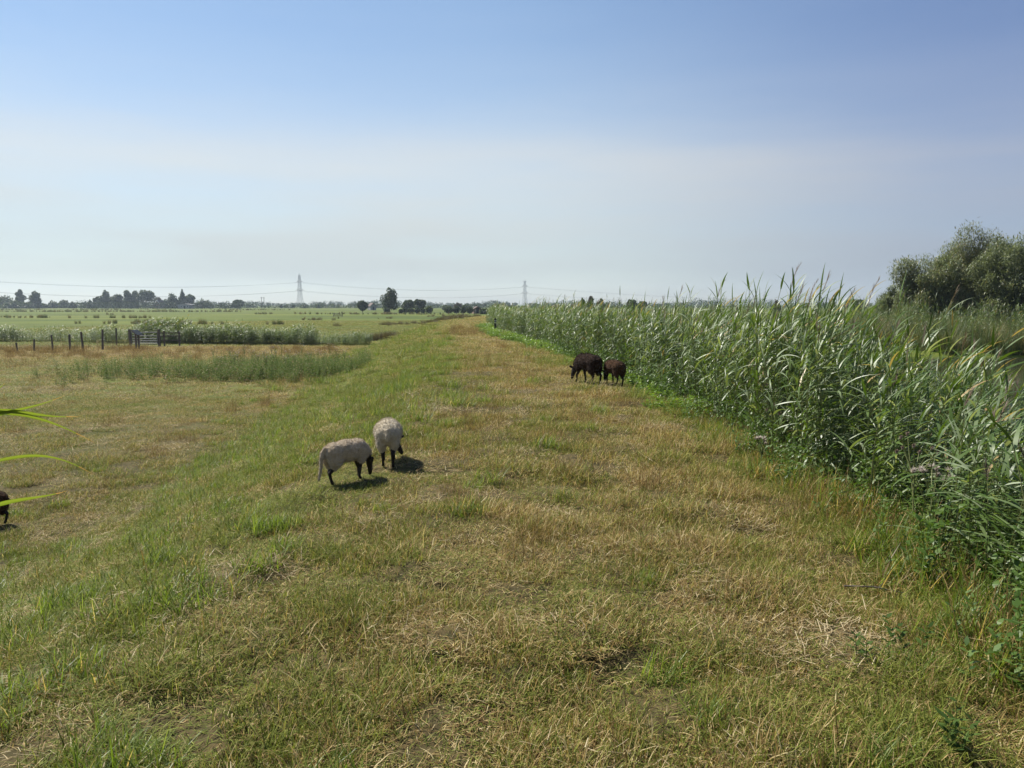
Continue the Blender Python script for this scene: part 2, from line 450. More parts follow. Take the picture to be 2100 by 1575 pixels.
class Soup:
    def __init__(s): s.V = []; s.F = []; s.tone = []; s.val = []; s.mi = []; s.n = 0
    def add(s, V, Fq, per, mi=0, val=None, tone=None):
        cnt = len(V) // per
        val = rng.random(cnt) if val is None else np.broadcast_to(val, (cnt,))
        tone = rng.random(cnt) if tone is None else np.broadcast_to(tone, (cnt,))
        s.V.append(V); s.F.append(np.asarray(Fq) + s.n); s.n += len(V)
        s.val.append(np.repeat(val, per)); s.tone.append(np.repeat(tone, per)); s.mi.append(np.full(len(Fq), mi))
    def rib(s, *a, mi=0, val=None, tone=None, **k):
        V, Fq, per = ribbons(*a, **k); s.add(V, Fq, per, mi, val, tone)
    def mesh(s, name, mats, smooth=False):
        return mesh_np(name, np.concatenate(s.V), np.concatenate(s.F), mats,
                       {'tone': np.concatenate(s.tone), 'val': np.concatenate(s.val)}, smooth, np.concatenate(s.mi))

def disc(n, r):
    a = rng.random(n) * 6.283; q = np.sqrt(rng.random(n)) * r
    return np.stack([np.cos(a) * q, np.sin(a) * q, np.zeros(n) - 0.01], 1)
U = lambda a, b, n: a + (b - a) * rng.random(n)

# ------------------------------------------------------------------ scattering (only for what nobody could count)
def scatter(name, meshes, P, scale, dry=None, yaw=None, label=None, tilt=0.0, cat='grass'):
    P = np.asarray(P, np.float32); n = len(P)
    col = bpy.data.collections.new(name + '_kinds')
    for i, me in enumerate(meshes):
        col.objects.link(bpy.data.objects.new('%s_kind_%02d' % (name, i), me))
    me = bpy.data.meshes.new(name)
    me.vertices.add(n); me.vertices.foreach_set('co', P.ravel())
    rot = np.zeros((n, 3), np.float32)
    rot[:, 2] = U(0, 6.283, n) if yaw is None else yaw
    if tilt: rot[:, 0] = rng.normal(0, tilt, n); rot[:, 1] = rng.normal(0, tilt, n)
    sc = np.asarray(scale, np.float32)
    if sc.ndim < 2: sc = np.repeat(np.broadcast_to(sc, (n,))[:, None], 3, 1)
    def at_(a, t, v, f='value'):
        q = me.attributes.new(a, t, 'POINT'); q.data.foreach_set(f, np.ascontiguousarray(v).ravel())
    at_('rot', 'FLOAT_VECTOR', rot, 'vector'); at_('scl', 'FLOAT_VECTOR', sc.astype(np.float32), 'vector')
    at_('vid', 'INT', rng.integers(0, len(meshes), n).astype(np.int32))
    at_('dry', 'FLOAT', np.broadcast_to(np.asarray(0.0 if dry is None else dry, np.float32), (n,)).astype(np.float32))
    o = link(name, me, label=label, cat=cat, kind='stuff')
    g = bpy.data.node_groups.new(name, 'GeometryNodeTree')
    g.interface.new_socket('Geometry', in_out='INPUT', socket_type='NodeSocketGeometry')
    g.interface.new_socket('Geometry', in_out='OUTPUT', socket_type='NodeSocketGeometry')
    gi = g.nodes.new('NodeGroupInput'); go = g.nodes.new('NodeGroupOutput')
    ci = g.nodes.new('GeometryNodeCollectionInfo'); ci.inputs['Collection'].default_value = col
    ci.inputs['Separate Children'].default_value = True; ci.inputs['Reset Children'].default_value = True
    ip = g.nodes.new('GeometryNodeInstanceOnPoints'); ip.inputs['Pick Instance'].default_value = True
    def na(nm, t):
        q = g.nodes.new('GeometryNodeInputNamedAttribute'); q.data_type = t; q.inputs['Name'].default_value = nm
        return q.outputs['Attribute']
    e2r = g.nodes.new('FunctionNodeEulerToRotation')
    lk = g.links.new
    lk(na('rot', 'FLOAT_VECTOR'), e2r.inputs[0])
    lk(gi.outputs[0], ip.inputs['Points']); lk(ci.outputs[0], ip.inputs['Instance'])
    lk(na('vid', 'INT'), ip.inputs['Instance Index']); lk(e2r.outputs[0], ip.inputs['Rotation'])
    lk(na('scl', 'FLOAT_VECTOR'), ip.inputs['Scale']); lk(ip.outputs[0], go.inputs[0])
    md = o.modifiers.new('scatter', 'NODES'); md.node_group = g
    return o

def cast(y0, y1, dens, prob, margin=1.6, xl=None, xr=None):
    """random ground points in the part of the meadow the photo could show"""
    xm = 0.72 * y1 + margin
    a, b = (-xm if xl is None else xl), (xm if xr is None else xr)
    n = int((b - a) * (y1 - y0) * dens)
    x = U(a, b, n); y = U(y0, y1, n)
    k = np.abs(x) < 0.72 * y + margin
    x, y = x[k], y[k]
    k = rng.random(len(x)) < prob(x, y, x - cen(y))
    x, y = x[k], y[k]
    return np.stack([x, y, height(x, y)], 1)

# ------------------------------------------------------------------ meadow grass
def turf(n, r, l0, l1, w, m, leanmax=1.5):
    s = Soup()
    s.rib(disc(n, r), U(0, 6.283, n), leanmax * U(.12, 1, n) ** .7, U(-0.3, 2.3, n), U(l0, l1, n), U(.6, 1.25, n) * w, segs=3)
    return s.mesh('grass_tuft', m)
def straw_mat(n, r):
    s = Soup()
    b = disc(n, r); b[:, 2] = U(0.0, 0.045, n)
    s.rib(b, U(0, 6.283, n), U(1.15, 1.75, n), U(-0.35, 0.35, n), U(.03, .12, n) * U(.6, 1.1, n), U(.0020, .0046, n), segs=3, prof='stem')
    return s.mesh('straw_mat', M['straw'])
def dry_tuft(n, r):
    s = Soup()
    s.rib(disc(n, r), U(0, 6.283, n), U(0.05, .75, n), U(-0.1, .8, n), U(.08, .24, n), U(.0015, .0035, n), segs=3, prof='stem')
    return s.mesh('dry_tuft', M['dead_stem'])

short = [turf(330, .24, .03, .085, .0045, M['grass']) for _ in range(6)]
longer = [turf(210, .17, .07, .19, .0046, M['grass'], 1.25) for _ in range(5)]
lush = [turf(130, .16, .10, .26, .0062, M['lush'], .75) for _ in range(4)]
straw = [straw_mat(70, .25) for _ in range(4)]
drys = [dry_tuft(80, .14) for _ in range(4)]

crestward = lambda x, y, u: (u < 2.9) * (u > -60)
SHEEP_AT = [ground(716, 987), ground(797, 951), ground(1207, 788), ground(1254, 791)]
def grazed(x, y):    # the sheep stand in turf they have cropped
    k = np.ones_like(np.asarray(x, float))
    for sx, sy in SHEEP_AT: k = k * (np.hypot(x - sx, (y - sy + .25) * .75) > .62)
    return k
def bare(x, y):      # worn patches where the sward is thin and straw lies matted
    return np.clip((VN5(x, y, .95, 3) - .61) * 9, 0, 1) * grazed(x, y)
def tuss(x, y):      # height of the sward: tussocks a hand or two across
    return np.clip(.40 + 1.7 * np.clip((VN6(x, y, .26, 2) - .36) * 2.2, 0, 1), .4, 1.6)
Ps, Sc = [], []
for y0, y1, dn, s, sz in ((1.3, 6, 85, 1, 1), (6, 12, 46, 1.15, 1.05), (12, 26, 17, 1.6, 1.2), (26, 58, 3.6, 2.8, 1.6), (58, 150, .55, 5.5, 2.2)):
    p = cast(y0, y1, dn, lambda x, y, u: crestward(x, y, u) * np.where(y < 20, np.clip(.5 + (VN6(x, y, .26, 2) - .40) * 3.2, .22, 1) * (1 - .55 * bare(x, y)), 1)); Ps.append(p)
    q = U(.8, 1.2, len(p)); Sc.append(np.stack([s * q, s * q, sz * U(.75, 1.25, len(p)) * np.where(p[:, 1] < 22, tuss(p[:, 0], p[:, 1]), 1) * np.where(grazed(p[:, 0], p[:, 1]) > 0, 1, .6)], 1))
P = np.concatenate(Ps)
scatter('short_grass', short, P, np.concatenate(Sc), np.clip(dryness(P[:, 0], P[:, 1]) + rng.normal(0, .1, len(P)), 0, 1),
        label='short cropped green and straw coloured grass covering the dike and pasture')
Ps, Sc = [], []
for y0, y1, dn, s in ((1.3, 7, 30, 1), (7, 14, 14, 1.15), (14, 32, 4, 1.6)):
    p = cast(y0, y1, dn, lambda x, y, u: (u < 2.7) * (u > -9) * np.clip((VN6(x, y, .26, 2) - .54) * 8, .01, 1) * (1 - bare(x, y)) * grazed(x, y)); Ps.append(p)
    Sc.append(U(.75, 1.35, len(p)) * s)
P = np.concatenate(Ps)
scatter('long_grass', longer, P, np.concatenate(Sc), np.clip(dryness(P[:, 0], P[:, 1]) - .08 + rng.normal(0, .16, len(P)), 0, 1),
        label='longer tangled grass tufts standing out of the cropped sward')
Ps, Sc = [], []
for y0, y1, dn, s in ((1.5, 12, 12, 1), (12, 26, 6, 1.2), (26, 60, 1.5, 1.9)):
    p = cast(y0, y1, dn, lambda x, y, u: np.clip((.42 - dryness(x, y)) * 3.2, 0, 1) * grazed(x, y) * (u < 2.6) * (u > -8.2)); Ps.append(p)
    Sc.append(U(.55, 1.15, len(p)) * s)
P = np.concatenate(Ps)
scatter('lush_grass', lush, P, np.concatenate(Sc), np.clip(rng.normal(.1, .1, len(P)), 0, 1), label='fresh bright green grass growing on the lower side of the dike')
Ps, Sc = [], []
for y0, y1, dn, s in ((1.3, 7, 22, .9), (7, 14, 11, 1.05), (14, 30, 3, 1.6)):
    p = cast(y0, y1, dn, lambda x, y, u: np.clip((dryness(x, y) - .42) * 1.6 + bare(x, y) * 2, 0, 1) * (u < 2.6) * (u > -30)); Ps.append(p)
    Sc.append(U(.8, 1.3, len(p)) * s)
P = np.concatenate(Ps)
scatter('straw_litter', straw, P, np.concatenate(Sc), label='cut dry straw lying loose over the sward', tilt=.12, cat='straw')
Ps, Sc = [], []
for y0, y1, dn, s in ((1.3, 7, 12, 1), (7, 14, 7, 1.1), (14, 34, 2.2, 1.5), (38, 56, 2.2, 2.0)):
    p = cast(y0, y1, dn, lambda x, y, u: np.clip((dryness(x, y) - .5) * 2.6, 0, 1) * (u < 2.6) * (u > -40) * (.35 + .65 * (N3(x, y, .8, 2) > .5))); Ps.append(p)
    Sc.append(U(.7, 1.2, len(p)) * s)
P = np.concatenate(Ps)
scatter('dry_grass', drys, P, np.concatenate(Sc), label='dry brown standing grass stems in the worn parts of the meadow')

# ------------------------------------------------------------------ reeds
def reed(h, nl, wind=0.0, plume=False, leaf=(.22, .46), wid=(.011, .027), spread=1.0, s=None):
    s = s or Soup()
    dead = rng.random() < .03; sm = 2 if dead else 1
    ln = U(.0, .10 + .25 * dead, 1)[0]; yw = wind + rng.normal(0, .5)
    V, Fq, per = ribbons([(0, 0, 0)], yw, ln, .16, h, .010, segs=6, prof='stem')
    s.add(V, Fq, per, sm)
    V2, F2, per = ribbons([(0, 0, 0)], yw, ln, .16, h, .010, segs=6, prof='stem', roll=1.57)
    s.add(V2, F2, per, sm)
    cen_ = V.reshape(7, 2, 3).mean(1)
    ts = np.linspace(.22, 1.0, nl) + rng.normal(0, .01, nl); ts = np.clip(ts, .1, 1)
    base = np.stack([np.interp(ts * 6, np.arange(7), cen_[:, k]) for k in range(3)], 1)
    yaw = wind + np.where(np.arange(nl) % 2 == 0, 1, -1) * U(.1, 1.5, nl) * spread + rng.normal(0, .5, nl)
    top = (ts > .9)
    lean = np.where(top, U(.15, .7, nl), U(.5, 1.2, nl))
    bend = np.where(top, U(.2, 1.2, nl), U(.4, 1.6, nl))
    ll = U(*leaf, nl) * np.where(top, .85, 1) * np.interp(ts, [0, .4, 1], [.7, 1, .95])
    tone = rng.random(nl); tone = np.where(ts < .4, tone * .35, tone)
    if dead: tone = tone * 0
    s.rib(base, yaw, lean, bend, ll, U(*wid, nl), segs=6, prof='reed', roll=rng.normal(0, .35, nl), tone=tone)
    if plume:
        n = 46; t = U(0, 1, n); tip = cen_[-1]
        b = tip + np.stack([np.cos(yw) * .05 * t, np.sin(yw) * .05 * t, t * .20], 1)
        s.rib(b, yw + rng.normal(0, .6, n), U(.1, .5, n), U(.2, .9, n), U(.05, .14, n), U(.003, .007, n), segs=2, prof='grass', mi=2)
    return s
RM = [M['reed'], M['reed_stem'], M['plume']]
def clump(k, hs, nl, plume_p, r=.16, **kw):
    s = Soup()
    for _ in range(k):
        n0 = s.n; off = disc(1, r)[0]
        i0 = len(s.V)
        reed(U(*hs, 1)[0], int(U(*nl, 1)[0]), rng.normal(0, .25), rng.random() < plume_p, s=s, **kw)
        for i in range(i0, len(s.V)): s.V[i] = s.V[i] + off
    return s.mesh('reed_clump', RM, True)
reeds_n = [clump(3, (1.65, 2.15), (15, 20), .09) for _ in range(9)]
# wind from the photo's left: leaves stream towards +X; clumps only turn a little
def reed_front(y): return np.interp(y, [1.5, 3.5, 5.6, 9.8, 13, 20, 28], [2.45, 2.58, 2.80, 3.0, 3.2, 3.2, 2.75])
Ps, Sc = [], []
for y0, y1, dn, s in ((2.2, 12, 23, 1), (12, 30, 16, 1.06), (30, 60, 9, 1.15), (60, 118, 3.2, 1.3)):
    n = int((y1 - y0) * 8 * dn)
    y = U(y0, y1, n); u = U(2.0, 10, n)
    deep = np.interp(y, [0, 9, 30, 120], [5.2, 5.6, 6.5, 6.5]) + (N1(y, y * 0, 2.5, 2) - .5) * 1.2
    f = reed_front(y) + (N2(y, u * 0 + 3, 1.3, 2) - .5) * .7
    k = (u > f + .18 * sstep(10, 7, y)) & (u < deep) & (rng.random(n) < np.clip(.35 + (u - f) * 1.6, 0, 1))
    y, u = y[k], u[k]; x = u + cen(y)
    k = x < .74 * y + 1.8
    x, y, u = x[k], y[k], u[k]
    z = np.maximum(height(x, y), -1.15)
    toptarget = np.interp(y, [2, 5, 7, 9, 14, 30, 70, 120], [.80, 1.00, 1.32, 1.68, 1.70, 1.60, 1.48, 1.35]) - .3 * sstep(2.9, 2.5, u) - .28 * np.maximum(u - 3.1, 0) + (N1(y, u, 1.5, 2) - .5) * .55 + rng.normal(0, 1, len(y)) * np.interp(y, [6, 9, 16, 40], [.12, .19, .16, .12])
    hh = np.clip(toptarget - z, .9, 3.2)
    Ps.append(np.stack([x, y, z], 1)); sz = hh / 2.05
    Sc.append(np.stack([s * U(.9, 1.15, len(x)), s * U(.9, 1.15, len(x)), sz], 1))
P = np.concatenate(Ps)
scatter('reed_bed', reeds_n, P, np.concatenate(Sc), yaw=rng.normal(-.15, .65, len(P)),
        label='dense bed of tall green reeds with silvery wind blown leaves along the water', tilt=.11, cat='reeds')

# reeds along the ditch beyond the gate
def band(pts, wdt, dens):
    out = []
    for (x0, y0), (x1, y1) in zip(pts, pts[1:]):
        n = int(math.hypot(x1 - x0, y1 - y0) * wdt * dens)
        t = U(0, 1, n); q = rng.normal(0, .28, n) * wdt
        dx, dy = x1 - x0, y1 - y0; l = math.hypot(dx, dy)
        out.append(np.stack([x0 + dx * t - dy / l * q, y0 + dy * t + dx / l * q], 1))
    p = np.concatenate(out)
    return np.stack([p[:, 0], p[:, 1], height(p[:, 0], p[:, 1])], 1)
A = band([(at(-60, 68), 68), (at(150, 66), 66), (at(262, 63.5), 63.5)], 3.0, 9)
B = band([(at(330, 64), 64), (at(500, 63), 63), (at(640, 62), 62), (at(775, 61), 61)], 3.8, 16)
G = band([(at(275, 66), 66), (at(375, 65), 65)], 2.4, 20)
P = np.concatenate([A, B, G])
sc = np.concatenate([U(.42, .60, len(A)), U(.48, .68, len(B)), U(.62, .84, len(G))])
sc *= (.28 + 1.35 * N2(P[:, 0], P[:, 1], 2.2, 3)) * np.interp(P[:, 0], [at(640, 62), at(745, 61), at(790, 61)], [1, .62, .3])
k = (P[:, 0] - cen(P[:, 1])) < -7
scatter('ditch_reeds', reeds_n, P[k], np.stack([sc * 1.9, sc * 1.9, sc], 1)[k], yaw=rng.normal(0, 1.0, len(P[k])),
        label='low belt of pale green reeds growing along the ditch behind the gate', cat='reeds')

# ------------------------------------------------------------------ herbs, weeds, sedges
def herb(n, r, h0, h1, m, leaf=(.035, .07), pairs=7, wr=.5):
    s = Soup()
    b = disc(n, r); hh = U(h0, h1, n); yw = U(0, 6.283, n); ln = U(0, .35, n)
    s.rib(b, yw, ln, .2, hh, .004, segs=3, prof='stem', val=.3)
    dirv = np.stack([np.cos(yw) * np.sin(ln + .1), np.sin(yw) * np.sin(ln + .1), np.cos(ln + .1)], 1)
    for k in range(pairs):
        t = (k + 1) / pairs
        bb = b + dirv * (hh * t)[:, None]
        for sgn in (0, 3.14159):
            yy = yw + k * 1.57 + sgn + rng.normal(0, .3, n)
            l = U(*leaf, n) * (1.1 - .45 * t)
            s.rib(bb, yy, U(.7, 1.3, n), U(.1, .8, n), l, l * wr, segs=3, prof='oval', roll=rng.normal(0, .2, n))
    return s.mesh('herb_clump', m)
herbs = [herb(9, .18, .18, .5, M['herb']) for _ in range(5)]
limes = [herb(16, .26, .06, .2, M['lime'], (.04, .075), 4, .8) for _ in range(4)]
weeds = [herb(8, .2, .3, .65, M['weed'], (.06, .12), 7, .3) for _ in range(5)]
Ps, Sc = [], []
for y0, y1, dn, s in ((2.4, 12, 15, 1), (12, 30, 6, 1.3)):
    n = int((y1 - y0) * 2.2 * dn); y = U(y0, y1, n); u = U(1.9, 4.1, n)
    f = reed_front(y) + (N2(y, u * 0 + 3, 1.3, 2) - .5) * .7
    k = (rng.random(n) < np.interp(u - f, [-.42, -.05, .5, 1.2], [0, .75, 1, .5]))
    y, u = y[k], u[k]; x = u + cen(y)
    Ps.append(np.stack([x, y, height(x, y)], 1)); Sc.append(U(.6, 1.35, len(x)) * s * np.interp(u - f[k], [-.7, .2], [.55, 1.25]))
P = np.concatenate(Ps)
scatter('bank_herbs', herbs, P, np.concatenate(Sc), label='dark green broad leaved herbs crowding the foot of the reeds', cat='herbs')
n = 2600; y = U(2.6, 14, n); u = U(1.7, 3.6, n); f = reed_front(y)
k = rng.random(n) < np.interp(u - f, [-.45, -.1, .2, .7], [0, .45, .7, .5])
y, u = y[k], u[k]; x = u + cen(y)
scatter('rank_grass', lush + longer + drys[:2], np.stack([x, y, height(x, y)], 1), U(.9, 2.0, len(x)) * np.interp(u - f[k], [-.6, .2], [.55, 1.1]), np.clip(rng.normal(.3, .2, len(x)), 0, 1),
        label='rank uncut grass and dead stalks mixed into the weeds at the reed foot')
n = 2300; y = U(12, 60, n); u = U(1.5, 3.2, n)
f = reed_front(y)
k = rng.random(n) < np.interp(u - f + .35 * sstep(25, 40, y), [-.55, -.2, .1, .5], [0, .7, 1, .8]) * np.clip((N3(y, u, 2.2, 2) - .25) * 3, 0, 1)
y, u = y[k], u[k]; x = u + cen(y)
scatter('creeping_herbs', limes, np.stack([x, y, height(x, y)], 1), U(.9, 1.7, len(x)), label='bright lime green creeping plants edging the path beside the reeds', cat='herbs')
P = cast(28, 46, 8, lambda x, y, u: (u < -7.6) * np.clip((N2(x, y, 3.5, 2) - .32) * 4, 0, 1) * np.exp(-((y - 37 - .12 * (x + 12)) / 4.0) ** 2) * sstep(-24, -15, x) , margin=3)
Q = cast(31, 43, 13, lambda x, y, u: (u < -4.8) * (u > -13) * np.clip((N2(x, y, 2.2, 2) - .3) * 3, 0, 1) * np.exp(-((y - 36.5) / 4.5) ** 2), margin=3)
P = np.concatenate([P, Q])
scatter('field_weeds', weeds, P, U(.75, 1.4, len(P)), np.clip(rng.normal(.12, .12, len(P)), 0, .8), label='grey green weeds and thistle stems standing in the dry field', cat='weeds')
P = cast(46, 66, 2.0, lambda x, y, u: (u < -9) * np.exp(-((y - 56 - .0 * x) / 2.4) ** 2) * (x < at(262, 55)) , margin=4)
scatter('fence_weeds', weeds, P, U(.6, 1.1, len(P)), np.clip(rng.normal(.5, .2, len(P)), 0, 1), label='weedy growth around the feet of the fence posts', cat='weeds')

def sedge(n, r, h0, h1, m, w=.008, lean=.5, bend=1.0):
    s = Soup()
    s.rib(disc(n, r), U(0, 6.283, n), U(0, lean, n), U(.1, bend, n), U(h0, h1, n), U(.6, 1.2, n) * w, segs=4)
    return s.mesh('sedge_tuft', m)
sed = [sedge(170, .45, .9, 1.7, M['sedge'], .022) for _ in range(4)]
n = 5200; x = U(2, 75, n); y = U(36, 70, n)
u = x - cen(y)
k = (y + .04 * x + (N1(x, y, 4, 2) - .5) * 4 > 40.5) & (u > 6.5) & (np.abs(x) < .76 * y + 3)
x, y = x[k], y[k]; q = U(.7, 1.15, len(x)) * (.7 + .6 * N2(x, y, 4, 3))
scatter('far_bank_sedge', sed + reeds_n[:5], np.stack([x, y, height(x, y) - .05], 1), np.stack([q, q, q * np.interp(y, [40, 46], [.95, 1.2])], 1), np.clip(rng.normal(.14, .10, len(x)), 0, 1),
        label='tall arching sedges on the far side of the water below the willows', cat='sedge')
rush = [sedge(120, .4, .35, .75, M['rush'], .02, .7, .7) for _ in range(3)]
A = band([(at(768, 66), 66), (at(880, 84), 84), (at(960, 110), 110), (at(1000, 135), 135)], 2.4, 3.5)
A[:, 2] = np.maximum(A[:, 2], FIELD - .1); A = A[N2(A[:, 0], A[:, 1], 3.5, 2) > .36]
Bq = band([(at(560, 100), 100), (at(780, 118), 118), (at(1000, 150), 150)], 5, .6)
kq = N1(Bq[:, 0], Bq[:, 1], 7, 2) > .53
D = band([(at(640, 155), 155), (at(1000, 230), 230)], 9, .16); D = D[N1(D[:, 0], D[:, 1], 12, 2) > .5]
P = np.concatenate([A, Bq[kq], D])
sc = np.concatenate([U(.5, 1.35, len(A)), U(.3, 1.1, kq.sum()), U(.4, 1.2, len(D))])
scatter('ditch_rushes', rush, P, sc, label='dark brown rushes lining the ditches of the pasture', cat='rushes')
bg_reeds = band([(at(500, 330), 330), (at(-80, 330), 330)], 6, .5)
for (pa, da), (pb, db), w_, dn in (((-60, 132), (590, 122), 4, .8), ((-60, 185), (700, 172), 6, .45), ((200, 255), (960, 240), 9, .25), ((-60, 420), (600, 420), 14, .2), ((-60, 240), (260, 235), 9, .25)):
    q = band([(at(pa, da), da), (at(pb, db), db)], w_, dn); bg_reeds = np.concatenate([bg_reeds, q[N2(q[:, 0], q[:, 1], 16, 3) > .55]])
scatter('far_ditch_growth', sed, bg_reeds, U(.25, .75, len(bg_reeds)), np.clip(rng.normal(.35, .2, len(bg_reeds)), 0, 1), label='thin lines of rough growth along the ditches across the far pasture', cat='rushes')

# ------------------------------------------------------------------ solid helpers
def bm_box(bm, c, sz, rot=None):
    r = bmesh.ops.create_cube(bm, size=1)
    mt = Matrix.Translation(c) @ (rot or Matrix()) @ Matrix.Diagonal((*sz, 1))
    bmesh.ops.transform(bm, matrix=mt, verts=r['verts']); return r['verts']
def bm_bar(bm, p0, p1, r0, r1=None, seg=8):
    p0, p1 = Vector(p0), Vector(p1); d = p1 - p0
    r = bmesh.ops.create_cone(bm, cap_ends=True, segments=seg, radius1=r0, radius2=r0 if r1 is None else r1, depth=d.length)
    bmesh.ops.transform(bm, matrix=Matrix.Translation((p0 + p1) / 2) @ d.to_track_quat('Z', 'Y').to_matrix().to_4x4(), verts=r['verts'])
def bm_ball(bm, c, sz, rot=None, sub=2):
    r = bmesh.ops.create_icosphere(bm, subdivisions=sub, radius=1)
    sz = (sz, sz, sz) if isinstance(sz, (int, float)) else sz
    bmesh.ops.transform(bm, matrix=Matrix.Translation(c) @ (rot or Matrix()) @ Matrix.Diagonal((*sz, 1)), verts=r['verts'])
def bm_chain(bm, pts, rad, step=.35, flat=None):
    for (a, b), (ra, rb) in zip(zip(pts, pts[1:]), zip(rad, rad[1:])):
        a, b = Vector(a), Vector(b); n = max(2, int((b - a).length / (min(ra, rb) * step)))
        for i in range(n + 1):
            t = i / n; bm_ball(bm, a.lerp(b, t), ra + (rb - ra) * t, sub=1)
def done(bm, name, m, parent=None, smooth=False, **k):
    me = bpy.data.meshes.new(name); bm.to_mesh(me); bm.free()
    for q in (m if isinstance(m, list) else [m]): me.materials.append(q)
    if smooth: me.polygons.foreach_set('use_smooth', [True] * len(me.polygons))
    return link(name, me, parent, **k)

# ------------------------------------------------------------------ sheep
def wool_mat(name, c1, c2, sheen=.5):
    return surf(name, c1, c2, 22, 0.95, 0.9, sheen=sheen, bscale=75, spec=.1)
M['wool_white'] = wool_mat('cream_wool', (0.42, 0.345, 0.225), (0.57, 0.485, 0.335))
M['wool_tan'] = wool_mat('tan_cream_wool', (0.41, 0.31, 0.19), (0.55, 0.435, 0.285))
M['wool_black'] = wool_mat('black_brown_wool', (0.016, 0.009, 0.006), (0.042, 0.022, 0.012), .06)
M['wool_brown'] = wool_mat('dark_brown_wool', (0.038, 0.018, 0.008), (0.090, 0.044, 0.019), .08)
M['skin_dark'] = surf('dark_sheep_hair', (0.010, 0.007, 0.006), (0.022, 0.015, 0.012), 30, .7, .3, spec=.25)
M['hoof'] = M['skin_dark']

def remeshed(bm, voxel, smooth_it, disp=0.0, fs=18.0, fuzz=0, fl=.015):
    me = bpy.data.meshes.new('soup'); bm.to_mesh(me); bm.free()
    ob = bpy.data.objects.new('soup', me); C.objects.link(ob)
    md = ob.modifiers.new('r', 'REMESH'); md.mode = 'VOXEL'; md.voxel_size = voxel
    ms = ob.modifiers.new('s', 'SMOOTH'); ms.iterations = smooth_it; ms.factor = .5
    dg = bpy.context.evaluated_depsgraph_get()
    out = bpy.data.meshes.new_from_object(ob.evaluated_get(dg))
    bpy.data.objects.remove(ob); bpy.data.meshes.remove(me)
    out.polygons.foreach_set('use_smooth', [True] * len(out.polygons))
    if disp:
        for v in out.vertices:
            n = mnoise.noise(v.co * fs) + .6 * mnoise.noise(v.co * fs * 2.3)
            v.co += v.normal * disp * n
    if fuzz:
        nv = len(out.vertices); co = np.zeros(nv * 3, np.float32); no = np.zeros(nv * 3, np.float32)
        out.vertices.foreach_get('co', co); out.vertices.foreach_get('normal', no)
        co = co.reshape(-1, 3); no = no.reshape(-1, 3)
        i = rng.integers(0, nv, fuzz)
        b = co[i] + rng.normal(0, voxel * .4, (fuzz, 3)); d = no[i] + rng.normal(0, .5, (fuzz, 3)); d /= np.linalg.norm(d, axis=1)[:, None]
        sd = np.cross(d, rng.normal(0, 1, (fuzz, 3))); sd /= np.linalg.norm(sd, axis=1)[:, None] + 1e-6
        w = .0028
        Vt = np.stack([b - no[i] * .004 - sd * w, b - no[i] * .004 + sd * w, b + d * (fl * U(.4, 1.1, fuzz))[:, None]], 1).reshape(-1, 3)
        bmm = bmesh.new(); bmm.from_mesh(out)
        vs = [bmm.verts.new(q) for q in Vt]
        for q in range(fuzz): bmm.faces.new(vs[3 * q:3 * q + 3])
        bmm.to_mesh(out); bmm.free()
    return out

